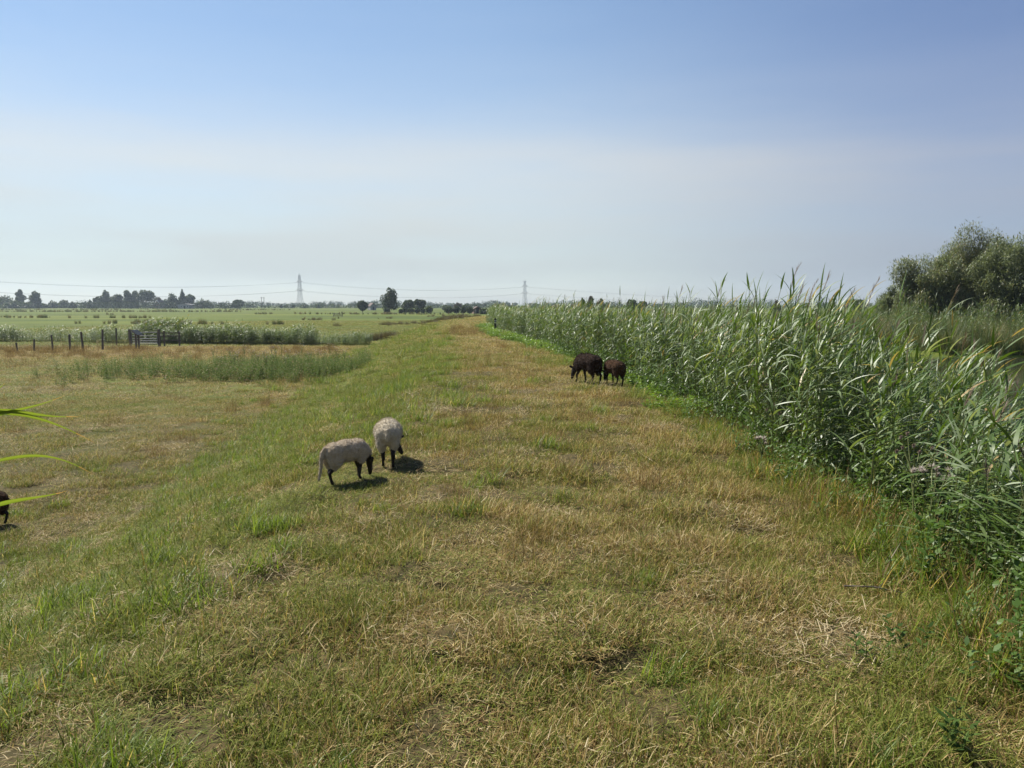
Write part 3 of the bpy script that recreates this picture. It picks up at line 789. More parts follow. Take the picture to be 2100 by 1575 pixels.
def sheep(label, px, py, heading, S_, wool, tail=0.0, stride=(0.05, -0.03, 0.04, -0.05), headyaw=0.0, loc=None, neck=0.0, skin='skin_dark', group=None, plump=1.0, thigh=1.0):
    x, y = loc or ground(px, py)
    z0 = hz(x, y) + .035
    root = empty('sheep', (x, y, z0), heading, label=label, cat='sheep', group=group)
    ch, sh = math.cos(heading), math.sin(heading)
    def dz(lx, ly): return hz(x + (lx * ch - ly * sh) * S_, y + (lx * sh + ly * ch) * S_) + .012 - z0
    # ---- fleece (unit sheep: back about 0.66 high)
    bm = bmesh.new(); pw = plump
    bm_ball(bm, (-.27, 0, .470), (.215, .185 * pw, .182), sub=3)
    bm_ball(bm, (-.05, 0, .478), (.30, .205 * pw, .196), sub=3)
    bm_ball(bm, (.15, 0, .475), (.225, .175 * pw, .190), sub=3)
    bm_ball(bm, (.27, 0, .43), (.15, .14 * pw, .155), sub=3)
    bm_chain(bm, [(.28, 0, .46), (.40, .06 * math.sin(headyaw), .385 + neck)], [.125, .088])
    for s_ in (1, -1):
        bm_ball(bm, (-.30, .088 * s_ * pw, .375), (.135 * thigh, .088, .165), Matrix.Rotation(R(10), 4, 'Y'), 3)
        bm_ball(bm, (-.325, .076 * s_ * pw, .275), (.072 * thigh, .052, .105), sub=3)
        bm_ball(bm, (.20, .095 * s_ * pw, .345), (.085, .062, .12), sub=3)
    if tail:
        bm_chain(bm, [(-.465, 0, .56), (-.52, 0, .48), (-.535, 0, .36), (-.54, 0.01, .26), (-.575, .02, .56 - tail)], [.045, .042, .036, .036, .026])
    else:
        bm_chain(bm, [(-.455, 0, .55), (-.495, 0, .47), (-.50, 0, .40)], [.045, .04, .028])
    me = remeshed(bm, .014, 5, .0085, 24, 13000, .021)
    me.materials.append(M[wool])
    fl = link('fleece', me, root); fl.scale = (S_,) * 3
    # ---- body: legs, head, ears in one skin
    bm = bmesh.new()
    bm_ball(bm, (-.05, 0, .44), (.32, .13, .13), sub=3)
    for i, s_ in enumerate((1, -1)):
        f = stride[i]; hx, hy = .205 + f, .074 * s_ * pw
        g = dz(hx, hy) / S_
        bm_chain(bm, [(.19, hy, .38), (.20 + f * .3, hy, .22 + g * .3), (.205 + f * .8, hy * 1.0, .175 + g * .6), (hx - .012, hy, .055 + g), (hx + .008, hy, .014 + g)], [.062, .036, .030, .0235, .029])
        f = stride[i + 2]; hx, hy = -.33 + f, .068 * s_ * pw
        g = dz(hx, hy) / S_
        bm_chain(bm, [(-.28, hy, .40), (-.245 + f * .2, hy, .31), (-.385 + f * .8, hy, .195 + g * .7), (hx - .012, hy, .055 + g), (hx + .012, hy, .014 + g)], [.08, .062, .033, .0245, .030])
    hy = math.sin(headyaw)
    g = dz(.50, 0.3 * hy) / S_
    p0 = Vector((.36, 0, .40 + neck)); p1 = Vector((.445, .13 * hy, .275 + neck + g * .5)); p2 = Vector((.485, .24 * hy, .155 + neck * 1.2 + g)); p3 = Vector((.50, .32 * hy, .060 + neck * 1.4 + g))
    bm_chain(bm, [p0, p1], [.085, .070]); bm_chain(bm, [p1, p2, p3], [.070, .056, .036])
    bm_ball(bm, p1 + Vector((.03, 0, .0)), (.062, .058, .06), sub=2)
    for s_ in (1, -1):      # ears and eyes
        ea = p1 + Vector((-.0, .055 * s_, .035)); eb = ea + Vector((-.02, .115 * s_, .035 + .01 * s_))
        dv = eb - ea
        bm_ball(bm, (ea + eb) / 2, (.031, .018, .068), dv.to_track_quat('Z', 'X').to_matrix().to_4x4(), 2)
        bm_ball(bm, p1.lerp(p2, .45) + Vector((.022, .052 * s_, .01)), .013, sub=1)
    me = remeshed(bm, .0095, 3)
    me.materials.append(M[skin])
    bd = link('body', me, root); bd.scale = (S_,) * 3
    return root

sheep('cream lamb with a long tail and black legs, grazing on the dike side', 716, 987, R(46), .59, 'wool_tan', tail=.50, headyaw=.3, thigh=1.1)
sheep('white fleeced sheep seen from behind, black legged, grazing with head down', 797, 951, R(98), .70, 'wool_white', headyaw=-.7, plump=1.12)
sheep('black sheep grazing on the crest path beside the reeds', 1203, 788, R(120), .98, 'wool_black', stride=(.10, -.05, .05, -.08), headyaw=.2)
sheep('dark brown lamb grazing close behind the larger black sheep', 1258, 790, R(112), .78, 'wool_brown', stride=(.03, -.03, .02, -.02), plump=1.1)
gx_, gy_ = ground(6, 1078)
sheep('dark sheep cut by the photo edge, only its hind end showing', 0, 0, R(176), .80, 'wool_brown', loc=(gx_ - .30, gy_ + .02))

# ------------------------------------------------------------------ fence, gate, board, marker posts
FL = [(35, 51.7, 0.61, 'short leaning fence post farthest along the line from the gate', -5), (69, 52.0, 0.83, 'short grey fence post second from the open end of the line', 3),
      (108, 52.6, 1.10, 'slim grey fence post third from the open end of the line', -2), (143, 53.0, 1.12, 'slender fence post between the slim grey one and the thick one', 1),
      (170, 51.9, 1.34, 'thick dark fence post with weeds at its foot', -3), (210, 53.9, 1.43, 'tallest dark fence post, standing clear before the ditch reeds', 2),
      (239, 59.4, 1.38, 'fence post set back among the reeds beside the gate', 1)]
for px, d, h, lb, lean in FL:
    x = at(px, d); z = hz(x, d)
    bm = bmesh.new(); r0 = .075 if 'thick' in lb or 'tall' in lb else .06
    bm_bar(bm, (0, 0, -.1), (0, 0, h), r0, r0 * .92, 9); bm_bar(bm, (0, 0, h), (0, 0, h + .03), r0 * .92, r0 * .6, 9)
    o = done(bm, 'fence_post', M['post'], label=lb, cat='fence post', group='wooden fence posts in a row by the gate')
    o.location = (x, d, z); o.rotation_euler = (R(lean * .6), R(lean), U(0, 3, 1)[0])

gd = 58.3
x0, x1 = at(267, gd), at(327, gd)
root = empty('farm_gate', ((x0 + x1) / 2, gd, hz((x0 + x1) / 2, gd)), 0, label='galvanised five bar field gate hung between two wooden posts', cat='gate')
w = (x1 - x0) / 2
for s_ in (-1, 1):
    bm = bmesh.new(); bm_box(bm, (s_ * w, 0, .62), (.15, .15, 1.34)); bm_box(bm, (s_ * w, 0, 1.305), (.11, .11, .03)); done(bm, 'gate_post', M['post'], root)
bm = bmesh.new()
for s_ in (-1, 1): bm_bar(bm, (s_ * (w - .14), 0, .18), (s_ * (w - .14), 0, 1.08), .028)
bm_bar(bm, (-w + .14, 0.0, 1.08), (w - .14, 0.0, 1.08), .03)
bm_bar(bm, (-w + .14, 0.0, .18), (w - .14, 0.0, .18), .028)
done(bm, 'gate_frame', M['galv'], root)
for zz in (.30, .43, .58, .80):
    bm = bmesh.new(); bm_bar(bm, (-w + .14, -.004, zz), (w - .14, -.004, zz), .024); done(bm, 'gate_bar', M['galv'], root)
bm = bmesh.new(); bm_box(bm, (w - .07, -.05, .95), (.16, .03, .06)); done(bm, 'latch', M['galv'], root)

xr = at(334, 58.8)
root = empty('rail_fence', (xr, 58.8, hz(xr, 58.8)), R(12), label='short dark wooden rail fence leading from the gate into the reeds', cat='fence')
for k in range(2):
    bm = bmesh.new(); bm_box(bm, (.12 + k * 1.1, 0, .55), (.11, .11, 1.2)); bm_box(bm, (.12 + k * 1.1, 0, 1.16), (.08, .08, .03)); done(bm, 'post', M['post'], root)
for zz in (.45, .78, 1.02):
    bm = bmesh.new(); bm_box(bm, (.62, -.075, zz), (1.5, .035, .07)); done(bm, 'rail', M['post'], root)

xs = at(282, 55)
root = empty('information_board', (xs, 55, hz(xs, 55)), R(84), label='tilted reading board on two dark wooden posts in front of the gate', cat='sign')
for s_ in (-1, 1):
    bm = bmesh.new(); bm_box(bm, (s_ * .17, 0, .50), (.10, .10, 1.22)); done(bm, 'post', M['post'], root)
rt = Matrix.Rotation(R(38), 4, 'X')
bm = bmesh.new(); bm_box(bm, (0, -.02, 1.19), (.82, .62, .045), rt); done(bm, 'backing', M['post'], root)
bm = bmesh.new(); bm_box(bm, (0, -.02 - .031 * math.sin(R(38)) * -1 * -1, 1.19 + .031 * math.cos(R(38))), (.76, .56, .012), rt); done(bm, 'panel', M['panel'], root)

def marker(px, d, h, label, bandw=True):
    x = at(px, d); root = empty('marker_post', (x, d, hz(x, d)), 0, label=label, cat='marker post')
    bm = bmesh.new(); bm_box(bm, (0, 0, h / 2), (.13, .13, h))
    bm_box(bm, (0, 0, h + .012), (.10, .10, .03)); done(bm, 'post', M['black'], root)
    if bandw:
        for zz in (.72, .86):
            bm = bmesh.new(); bm_box(bm, (0, 0, h * zz), (.136, .136, .05)); done(bm, 'band', M['white'], root)
marker(1016, 47, .88, 'black marker post with pale bands at the end of the reed bed')
def fieldpost(px, d, h, r, label):
    x = at(px, d); bm = bmesh.new(); bm_bar(bm, (0, 0, -.1), (0, 0, h), r, r * .9, 8); bm_bar(bm, (0, 0, h), (0, 0, h + .05), r * .9, r * .4, 8)
    o = done(bm, 'field_post', M['post'], label=label, cat='post'); o.location = (x, d, hz(x, d))
fieldpost(703, 200, 1.3, .14, 'upright post of the little broken gate out in the pasture')
fieldpost(950, 190, 1.2, .12, 'lone dark post beside a ditch, far along the pasture')
x = at(693, 200); root = empty('broken_gate', (x, 200, hz(x, 200)), R(8), label='little broken field gate collapsing out in the green pasture', cat='gate')
bm = bmesh.new(); bm_bar(bm, (-1.0, 0, 0), (-.7, 0, 1.0), .1); done(bm, 'gate_post', M['post'], root)
for zz in (.25, .55, .85):
    bm = bmesh.new(); bm_bar(bm, (-.9, 0, zz), (1.0, 0, zz * .7), .06); done(bm, 'gate_bar', M['post'], root)
# pair of telegraph poles far off
x = at(542, 560); root = empty('telegraph_pole', (x, 560, FIELD), 0, label='twin wooden telegraph pole rising over the far hedge line', cat='pole')
for s_ in (-1, 1):
    bm = bmesh.new(); bm_bar(bm, (s_ * .9, 0, 0), (s_ * .9, 0, 8.6), .22, .17); done(bm, 'pole', M['post'], root)
bm = bmesh.new(); bm_box(bm, (0, -.22, 8.0), (3.4, .16, .2)); done(bm, 'crossarm', M['post'], root)

# ------------------------------------------------------------------ pylons and cables
PY = [(-640, 800), (at(618, 1080), 1080), (at(1076, 1350), 1350), (at(1960, 2050), 2050)]
PH = 44.0
def pylon(x, y, ang, label, cap):
    root = empty('pylon', (x, y, FIELD), ang, label=label, cat='pylon', group='lattice pylons of the power line')
    bm = bmesh.new()
    def hw(z): return np.interp(z, [0, 15, 39, PH], [4.2, 2.5, 1.4, 1.0])
    zs = [0, 5.5, 10.5, 15, 19, 22.6, 26, 29.2, 32.3, 35.4, 38.4, 41.3, PH]
    cs = [(1, 1), (1, -1), (-1, -1), (-1, 1)]
    for a, b in zip(zs, zs[1:]):
        for i in range(4):
            p = cs[i]; q = cs[(i + 1) % 4]; ha, hb = hw(a), hw(b)
            bm_bar(bm, (p[0] * ha, p[1] * ha, a), (p[0] * hb, p[1] * hb, b), .20, seg=4)
            bm_bar(bm, (p[0] * ha, p[1] * ha, a), (q[0] * hb, q[1] * hb, b), .11, seg=4)
            bm_bar(bm, (q[0] * ha, q[1] * ha, a), (p[0] * hb, p[1] * hb, b), .11, seg=4)
            bm_bar(bm, (p[0] * hb, p[1] * hb, b), (q[0] * hb, q[1] * hb, b), .11, seg=4)
    done(bm, 'lattice_tower', M['lattice'], root)
    for z, l in ((23, 11), (35, 9)):
        bm = bmesh.new()
        for s_ in (-1, 1):
            for e in (-1, 1):
                h_ = hw(z)
                bm_bar(bm, (e * h_, s_ * h_, z), (0, s_ * l, z + .4), .22, .16, seg=4)
                bm_bar(bm, (e * h_, s_ * h_, z + 2.6), (0, s_ * l, z + .4), .18, .14, seg=4)
                for t in (.35, .68):
                    bm_bar(bm, (e * h_ * (1 - t), s_ * (h_ + (l - h_) * t), z + .4 * t), (e * h_ * (1 - t), s_ * (h_ + (l - h_) * t), z + 2.6 - 2.2 * t), .12, seg=4)
        done(bm, 'crossarm', M['lattice'], root)
        for s_ in (-1, 1):
            bm = bmesh.new()
            for e in (-1, 1): bm_bar(bm, (0, s_ * l, z + .3), (e * 2.6, s_ * l, z - 1.0), .16, seg=6)
            done(bm, 'insulator', M['cable'], root)
    bm = bmesh.new()
    for e in (-1, 1):
        bm_bar(bm, (-cap, e, PH), (cap, e, PH), .2, seg=4); bm_bar(bm, (e * cap, 0, PH), (e * .5, 0, PH + 2.6), .2, seg=4)
    bm_bar(bm, (-.5, 0, PH + 2.6), (.5, 0, PH + 2.6), .2, seg=4)
    done(bm, 'cap', M['lattice'], root)
angs = []
for i, (x, y) in enumerate(PY):
    a, b = PY[max(i - 1, 0)], PY[min(i + 1, 3)]
    angs.append(math.atan2(b[1] - a[1], b[0] - a[0]))
pylon(*PY[1], angs[1], 'nearer steel lattice pylon, taller on the horizon over the pasture', 1.2)
pylon(*PY[2], angs[2], 'farther steel lattice pylon rising behind the reeds', 3.6)
pylon(*PY[0], angs[0], 'steel lattice pylon standing beyond the frame edge carrying the cables in', 1.2)
pylon(*PY[3], angs[3], 'most distant steel lattice pylon, hidden behind the willows', 1.2)
nmS = ['from the frame edge to the nearer pylon', 'between the two pylons in view', 'from the farther pylon away behind the reeds']
for i in range(3):
    for z, l, lv in ((23, 11, 'lower'), (35, 9, 'upper')):
        for s_ in (-1, 1):
            pts = []
            ends = []
            for k in (i, i + 1):
                a = angs[k]; dirx = 2.6 if k == i else -2.6
                ends.append(Vector((PY[k][0] + math.cos(a) * dirx - math.sin(a) * s_ * l, PY[k][1] + math.sin(a) * dirx + math.cos(a) * s_ * l, FIELD + z - 1.0)))
            sag = [9.5, 8.5, 21][i]
            bm = bmesh.new(); nseg = 26; prev = None
            for q in range(nseg + 1):
                t = q / nseg; p = ends[0].lerp(ends[1], t); p.z -= sag * 4 * t * (1 - t)
                if prev is not None: bm_bar(bm, prev, p, .085, seg=5)
                prev = p
            side = 'near' if s_ < 0 else 'far'
            done(bm, 'power_cable', M['cable'], label='%s cable, %s side of the line, strung %s' % (lv, side, nmS[i]), cat='cable', group='cables of the power line')

# ------------------------------------------------------------------ trees
def quads(P, size, asp=.55, droop=0.0):
    n = len(P)
    d = rng.normal(0, 1, (n, 3)); d[:, 2] -= droop; d /= np.linalg.norm(d, axis=1)[:, None]
    q = rng.normal(0, 1, (n, 3)); sd = np.cross(d, q); sd /= np.linalg.norm(sd, axis=1)[:, None] + 1e-9
    l = (size * U(.6, 1.3, n))[:, None]
    V = np.stack([P - d * l * .5, P + sd * l * asp * .5, P + d * l * .5, P - sd * l * asp * .5], 1).reshape(-1, 3)
    return V, np.arange(4 * n).reshape(-1, 4)
def blob_points(blobs, n, inner=.55):
    b = np.array(blobs); w = b[:, 3] * b[:, 5] + b[:, 4] * b[:, 5]; i = rng.choice(len(b), n, p=w / w.sum())
    d = rng.normal(0, 1, (n, 3)); d /= np.linalg.norm(d, axis=1)[:, None]
    r = inner + (1.08 - inner) * np.sqrt(rng.random(n))
    r = r * np.maximum(1 + rng.normal(0, .13, n), .3)
    return b[i, :3] + d * b[i, 3:6] * r[:, None]
def shape(kind, W_, H):
    r = W_ / 2; B_ = []
    if kind == 'column':
        for k in range(7):
            t = k / 6; rr = r * (.8 + .3 * rng.random()) * (1 - .45 * max(0, t - .5) * 2)
            B_.append((rng.normal(0, r * .12), rng.normal(0, r * .12), H * (.12 + .78 * t), rr, rr, H * .13))
    elif kind == 'conifer':
        for k in range(9):
            t = k / 8; rr = r * (1.0 - .93 * t) * U(.85, 1.15, 1)[0] + .1
            B_.append((rng.normal(0, r * .06), rng.normal(0, r * .06), H * (.08 + .88 * t), rr, rr, H * .075))
    elif kind == 'pollard':
        for k in range(9):
            a = U(0, 6.28, 1)[0]; q = r * .42 * rng.random()
            B_.append((math.cos(a) * q, math.sin(a) * q, H * U(.45, .72, 1)[0], r * .6, r * .6, H * .27))
        B_.append((0, 0, H * .52, r * .8, r * .8, H * .40))
    elif kind == 'bush':
        for k in range(10):
            a = U(0, 6.28, 1)[0]; q = r * U(.1, .72, 1)[0]; hh = H * U(.42, .95, 1)[0] * (1 - .35 * q / r)
            B_.append((math.cos(a) * q, math.sin(a) * q, hh * .5, r * U(.25, .42, 1)[0], r * .34, hh * .52))
    elif kind == 'tall':
        for k in range(15):
            t = (k + .5) / 15; a = U(0, 6.28, 1)[0]; q = r * U(.15, .72, 1)[0] * math.sin(math.pi * (.18 + .74 * t)); rr = r * U(.28, .45, 1)[0] * (1.1 - .45 * t)
            B_.append((math.cos(a) * q, math.sin(a) * q, H * (.20 + .74 * t), rr, rr, rr * 1.0))
        B_.append((0, 0, H * .5, r * .55, r * .55, H * .30))
    else:     # round
        for k in range(13):
            a = U(0, 6.28, 1)[0]; e = U(-.5, 1.3, 1)[0]; q = r * .62
            rr = r * U(.3, .46, 1)[0]
            B_.append((math.cos(a) * math.cos(e) * q, math.sin(a) * math.cos(e) * q, H * .56 + math.sin(e) * H * .30, rr, rr, rr * .9 * min(1.2, H / W_)))
        B_.append((0, 0, H * .52, r * .66, r * .66, H * .34))
    return B_
def tree(name, x, y, z, W_, H, kind, mat, label, n, leaf, cat='tree', group=None, asp=.6, droop=0.0, trunk=True):
    root = empty(name, (x, y, z), 0, label=label, cat=cat, group=group)
    B_ = shape(kind, W_, H)
    P = blob_points(B_, n)
    P[:, 2] = np.maximum(P[:, 2], .05)
    s = Soup(); V, Fq = quads(P, leaf, asp, droop); s.add(V, Fq, 4)
    link('crown', s.mesh('crown', mat), root)
    if trunk:
        bm = bmesh.new(); tr = max(.08, H * .022)
        bm_bar(bm, (0, 0, -.2), (0, 0, H * .35), tr * 1.5, tr, 8); bm_bar(bm, (0, 0, H * .35), (0.1, 0, H * .7), tr, tr * .4, 8)
        for q in range(5):
            b_ = B_[q % len(B_)]; bm_bar(bm, (0, 0, H * (.22 + .06 * q)), (b_[0] * .8, b_[1] * .8, b_[2]), tr * .5, tr * .2, 6)
        done(bm, 'trunk', M['bark'], root)
    return root
def far_tree(px, wpx, top, d, kind, label, mat='tree', n=700, name='tree', cat='tree', group=None, leaf=None):
    if group in (GL, GH): wpx *= 1.25
    H = (HOR - top) / F * d + CAM_H - FIELD; Wm = wpx / F * d
    leaf = leaf or max(.5, d / 520)
    return tree(name, at(px, d), d, FIELD, Wm, H, kind, M[mat], label, n, leaf, cat, group, asp=.7)
GL, GH, GM, GR = 'trees at the open end of the far hedge', 'trees behind the long clipped hedge', 'trees across the pasture', 'trees showing over the reeds'
for a in [
    (14, 48, 600, 600, 'bush', 'broad flat topped tree at the edge of the photo', 'tree', GL),
    (47, 19, 594, 600, 'tall', 'upright oval tree between the flat topped tree and a leaning one', 'tree', GL),
    (79, 26, 599, 590, 'tall', 'leaning feathery tree ending the clump at the photo edge', 'tree', GL),
    (191, 14, 614, 610, 'bush', 'smallest round tree over the open end of the clipped hedge', 'tree', GH),
    (204, 15, 610, 610, 'tall', 'small dark tree touching the smallest one over the hedge', 'tree', GH),
    (222, 24, 596, 600, 'tall', 'large ragged tree first to rise high over the hedge', 'tree', GH),
    (246, 22, 605, 600, 'round', 'low twin domed tree between the ragged tree and the columns', 'tree', GH),
    (267, 15, 597, 600, 'column', 'first of two narrow columnar trees behind the hedge', 'tree', GH),
    (281, 14, 598, 602, 'column', 'second narrow columnar tree, against the big domed tree', 'tree', GH),
    (304, 30, 595, 600, 'round', 'biggest domed tree behind the clipped hedge', 'tree', GH),
    (328, 20, 607, 620, 'bush', 'low russet tree just behind the gabled house', 'tree_brown', GH),
    (353, 32, 598, 595, 'bush', 'wide spiky topped tree beside the gabled house', 'tree', GH),
    (379, 18, 595, 600, 'conifer', 'pointed dark conifer behind the grey shed', 'tree', GH),
    (394, 20, 604, 605, 'round', 'rounded dark tree leaning on the pointed conifer', 'tree', GH),
    (419, 24, 611, 640, 'bush', 'yellowish green bushy tree beyond the hedge gap', 'tree_light', GH),
    (492, 20, 615, 600, 'round', 'small tree ending the clipped hedge toward the pylon', 'tree', GH),
    (745, 23, 618, 300, 'round', 'neat round tree standing alone in the pasture', 'tree', GM),
    (800, 46, 592, 290, 'tall', 'tallest spreading tree in the middle of the horizon', 'tree', GM),
    (838, 28, 616, 320, 'round', 'dark dense tree joined to the tallest spreading tree', 'tree', GM),
    (860, 30, 614, 330, 'round', 'broad dark tree sloping down behind the little bushes', 'tree', GM),
    (917, 26, 625, 420, 'bush', 'pale tree looking over the pollard willows', 'tree_light', GM),
    (940, 20, 622, 430, 'tall', 'russet topped tree over the pollard willows', 'tree_brown', GM),
    (958, 22, 625, 430, 'round', 'rounded light tree between pollards and barn', 'tree_light', GM),
    (994, 26, 629, 250, 'bush', 'dark bush touching the tip of the reed bed', 'tree', GM),
    (1194, 16, 610, 260, 'bush', 'small green tree just showing above the reeds, beside a russet one', 'tree_light', GR),
    (1210, 20, 607, 250, 'tall', 'russet green tree highest of the pair above the reeds', 'tree_brown', GR),
    (1232, 18, 612, 255, 'tall', 'yellow green thin tree above the middle of the reed bed', 'tree_light', GR),
    (1295, 24, 615, 300, 'round', 'dark domed tree above the reeds, bigger of two neighbours', 'tree', GR),
    (1317, 18, 618, 300, 'round', 'dark domed tree above the reeds, smaller of two neighbours', 'tree', GR),
    (1590, 20, 610, 200, 'bush', 'brownish tree glimpsed through the reed plumes', 'tree_brown', GR),
    (1704, 22, 614, 220, 'conifer', 'dark pointed treetop far behind the tallest reeds', 'tree', GR),
    (1752, 40, 611, 200, 'round', 'dark rounded trees far behind the reeds, before the willows', 'tree', GR),
]:
    far_tree(*a[:6], mat=a[6], group=a[7], n=2600 if a[3] > 400 else 3600)
for px, w_, tp, d, lb in [(110, 36, 616, 620, 'wide low bush behind the fields, next to the leaning tree'), (135, 34, 612, 640, 'tallest of the low bushes before the clipped hedge'),
                          (155, 18, 618, 600, 'small bush closest to the open end of the clipped hedge'), (30, 60, 613, 590, 'long low bush under the trees at the photo edge'),
                          (75, 60, 616, 588, 'low bush under the leaning feathery tree')]:
    far_tree(px, w_, tp, d, 'bush', lb, name='bush', cat='bush', group='low bushes on the far field edge', n=2200, mat='tree')
GP = 'pollard willows along the pasture edge'
for px, w_, tp, d, lb in [(794, 12, 632, 270, 'tiny round willow under the tallest spreading tree'), (823, 9, 634, 268, 'smallest willow ball, next after the tallest tree'),
                          (832, 9, 633, 268, 'willow ball second after the tallest tree'), (844, 13, 632, 268, 'willow ball third after the tallest tree'), (857, 13, 632, 268, 'willow ball fourth after the tallest tree'),
                          (868, 10, 632, 268, 'willow ball fifth after the tallest tree'), (880, 18, 628, 262, 'pale taller willow amid the row of round ones'), (921, 22, 628, 255, 'largest dark pollard willow before the barn'),
                          (937, 15, 628, 256, 'middle dark pollard willow, touching the largest'), (950, 13, 629, 258, 'slim dark pollard willow, third beside the largest'), (964, 16, 629, 256, 'dark pollard willow right by the barn wall')]:
    far_tree(px, w_, tp, d, 'pollard', lb, name='pollard_willow', group=GP, n=2000, mat='tree_light' if 'pale' in lb else 'tree')

# clipped hedge in three lengths
def hedge(p0, p1, d, top, label):
    xa, xb = at(p0, d), at(p1, d); H = (HOR - top) / F * d + CAM_H - FIELD; w_ = xb - xa
    n = int(w_ * 46)
    root = empty('clipped_hedge', ((xa + xb) / 2, d, FIELD), 0, label=label, cat='hedge')
    P = np.stack([U(-w_ / 2, w_ / 2, n), U(-.9, .9, n), U(0, H, n)], 1)
    f = rng.random(n); P[f < .45, 1] = -.9 + rng.normal(0, .06, (f < .45).sum()); P[(f > .45) & (f < .75), 2] = H + rng.normal(0, .07, ((f > .45) & (f < .75)).sum())
    s = Soup(); V, Fq = quads(P, .8, .8); s.add(V, Fq, 4)
    link('foliage', s.mesh('foliage', M['tree']), root)
    for k in range(int(w_ / 6) + 1):
        bm = bmesh.new(); bm_bar(bm, (-w_ / 2 + .5 + k * 6 * .98, 0, 0), (-w_ / 2 + .5 + k * 6 * .98, 0, H * .7), .1, .06, 6); done(bm, 'stem', M['bark'], root)
hedge(170, 366, 560, 621.5, 'longest stretch of dark clipped hedge across the far field')
hedge(401, 440, 560, 622.5, 'short dark clipped hedge between the grey shed and the opening')
hedge(453, 498, 560, 622.8, 'dark clipped hedge beyond the opening, toward the pylon')
# far farm buildings
def house(px, d, wpx, eave, ridge, depth, ang, wallm, roofm, label, name='farmhouse', cat='house', white_verge=False):
    w_ = wpx / F * d; root = empty(name, (at(px, d), d, FIELD), ang, label=label, cat=cat)
    bm = bmesh.new(); hw_ = w_ / 2; hd = depth / 2
    vs = [bm.verts.new(q) for q in [(-hw_, -hd, 0), (hw_, -hd, 0), (hw_, -hd, eave), (0, -hd, ridge), (-hw_, -hd, eave), (-hw_, hd, 0), (hw_, hd, 0), (hw_, hd, eave), (0, hd, ridge), (-hw_, hd, eave)]]
    for f in [(0, 1, 2, 3, 4), (9, 8, 7, 6, 5), (1, 6, 7, 2), (5, 0, 4, 9)]: bm.faces.new([vs[i] for i in f])
    done(bm, 'wall', wallm, root)
    bm = bmesh.new(); sl_ = math.atan2(ridge - eave, hw_); ln = math.hypot(ridge - eave, hw_) + .4
    for s_ in (-1, 1):
        bm_box(bm, (s_ * (hw_ / 2 + .12), 0, (eave + ridge) / 2 + .05), (ln, depth + .5, .16), Matrix.Rotation(s_ * sl_, 4, 'Y'))
    done(bm, 'roof', roofm, root)
    if white_verge:
        bm = bmesh.new()
        for s_ in (-1, 1): bm_bar(bm, (0, -hd - .32, ridge + .1), (s_ * (hw_ + .2), -hd - .32, eave - .1), .22, seg=4)
        done(bm, 'verge_board', M['white'], root)
    for s_ in (-1, 1):
        bm = bmesh.new(); bm_box(bm, (s_ * hw_ * .45, -hd - .02, eave * .55), (w_ * .16, .08, eave * .35)); f_ = done(bm, 'window', M['white'], root)
        bm = bmesh.new(); bm_box(bm, (s_ * hw_ * .45, -hd - .08, eave * .55), (w_ * .12, .05, eave * .27)); done(bm, 'pane', M['panel'], f_)
    bm = bmesh.new(); bm_box(bm, (0, -hd - .02, 1.0), (1.0, .1, 2.0)); done(bm, 'door', M['black'], root)
house(332, 572, 12, 3.0, 6.3, 9, 0, M['brick'], M['roof'], 'gabled house with white verge boards peeping over the clipped hedge', white_verge=True)
house(386, 564, 28, 2.9, 3.5, 7, 0, M['shed'], M['shed'], 'low grey shed filling the gap in the clipped hedge', 'shed', 'shed')
house(764, 420, 12, 2.2, 3.8, 5, R(30), M['shed'], M['roof'], 'low dark roofed barn between the lone round tree and the tallest tree', 'barn', 'barn')
house(978, 265, 17, 1.5, 2.3, 3, R(15), M['brick'], M['roof'], 'brown roofed barn beside the pollard willows, near the reed tip', 'barn', 'barn')
house(848, 900, 10, 3.4, 6.5, 12, R(85), M['white'], M['roof'], 'tiny white house far off under the distant woods', 'farmhouse', 'house')

# far woods that read as one mass
pts = []
for d0, d1, cnt, hs in ((900, 1050, 280, (5, 11)), (1150, 1500, 230, (7, 17)), (620, 720, 190, (3, 6.5))):
    for _ in range(cnt):
        d = U(d0, d1, 1)[0]; px = U(-250, 2350, 1)[0]; x = at(px, d)
        g = N1(np.array([px]), np.array([d * 0]), 90, 2)[0]
        H = hs[0] + (hs[1] - hs[0]) * np.clip((g - .3) * 1.7, 0, 1) * U(.6, 1.1, 1)[0]
        if px > 1050 and d0 == 620: continue
        r = H * U(.45, 1.0, 1)[0]
        B_ = [(x + rng.normal(0, r * .5), d + rng.normal(0, r * .5), FIELD + H * U(.3, .62, 1)[0], r * U(.5, .8, 1)[0], r * .7, H * .36) for _ in range(3)]
        pts.append(blob_points(B_, 85))
P = np.concatenate(pts); P[:, 2] = np.maximum(P[:, 2], FIELD + .1)
s = Soup(); V, Fq = quads(P, 1.7, .8); s.add(V, Fq, 4)
link('distant_woods', s.mesh('distant_woods', M['tree']), label='hazy blue line of distant woods along the whole horizon', cat='woods', kind='stuff')
n = 9000
P = np.stack([U(-700, 300, n), U(640, 660, n), FIELD + U(0, 1, n) * 2.0], 1)
s = Soup(); V, Fq = quads(P, 1.3, .8); s.add(V, Fq, 4)
link('field_hedges', s.mesh('field_hedges', M['tree']), label='low dark field hedge running along the far edge of the pasture', cat='hedge', kind='stuff')

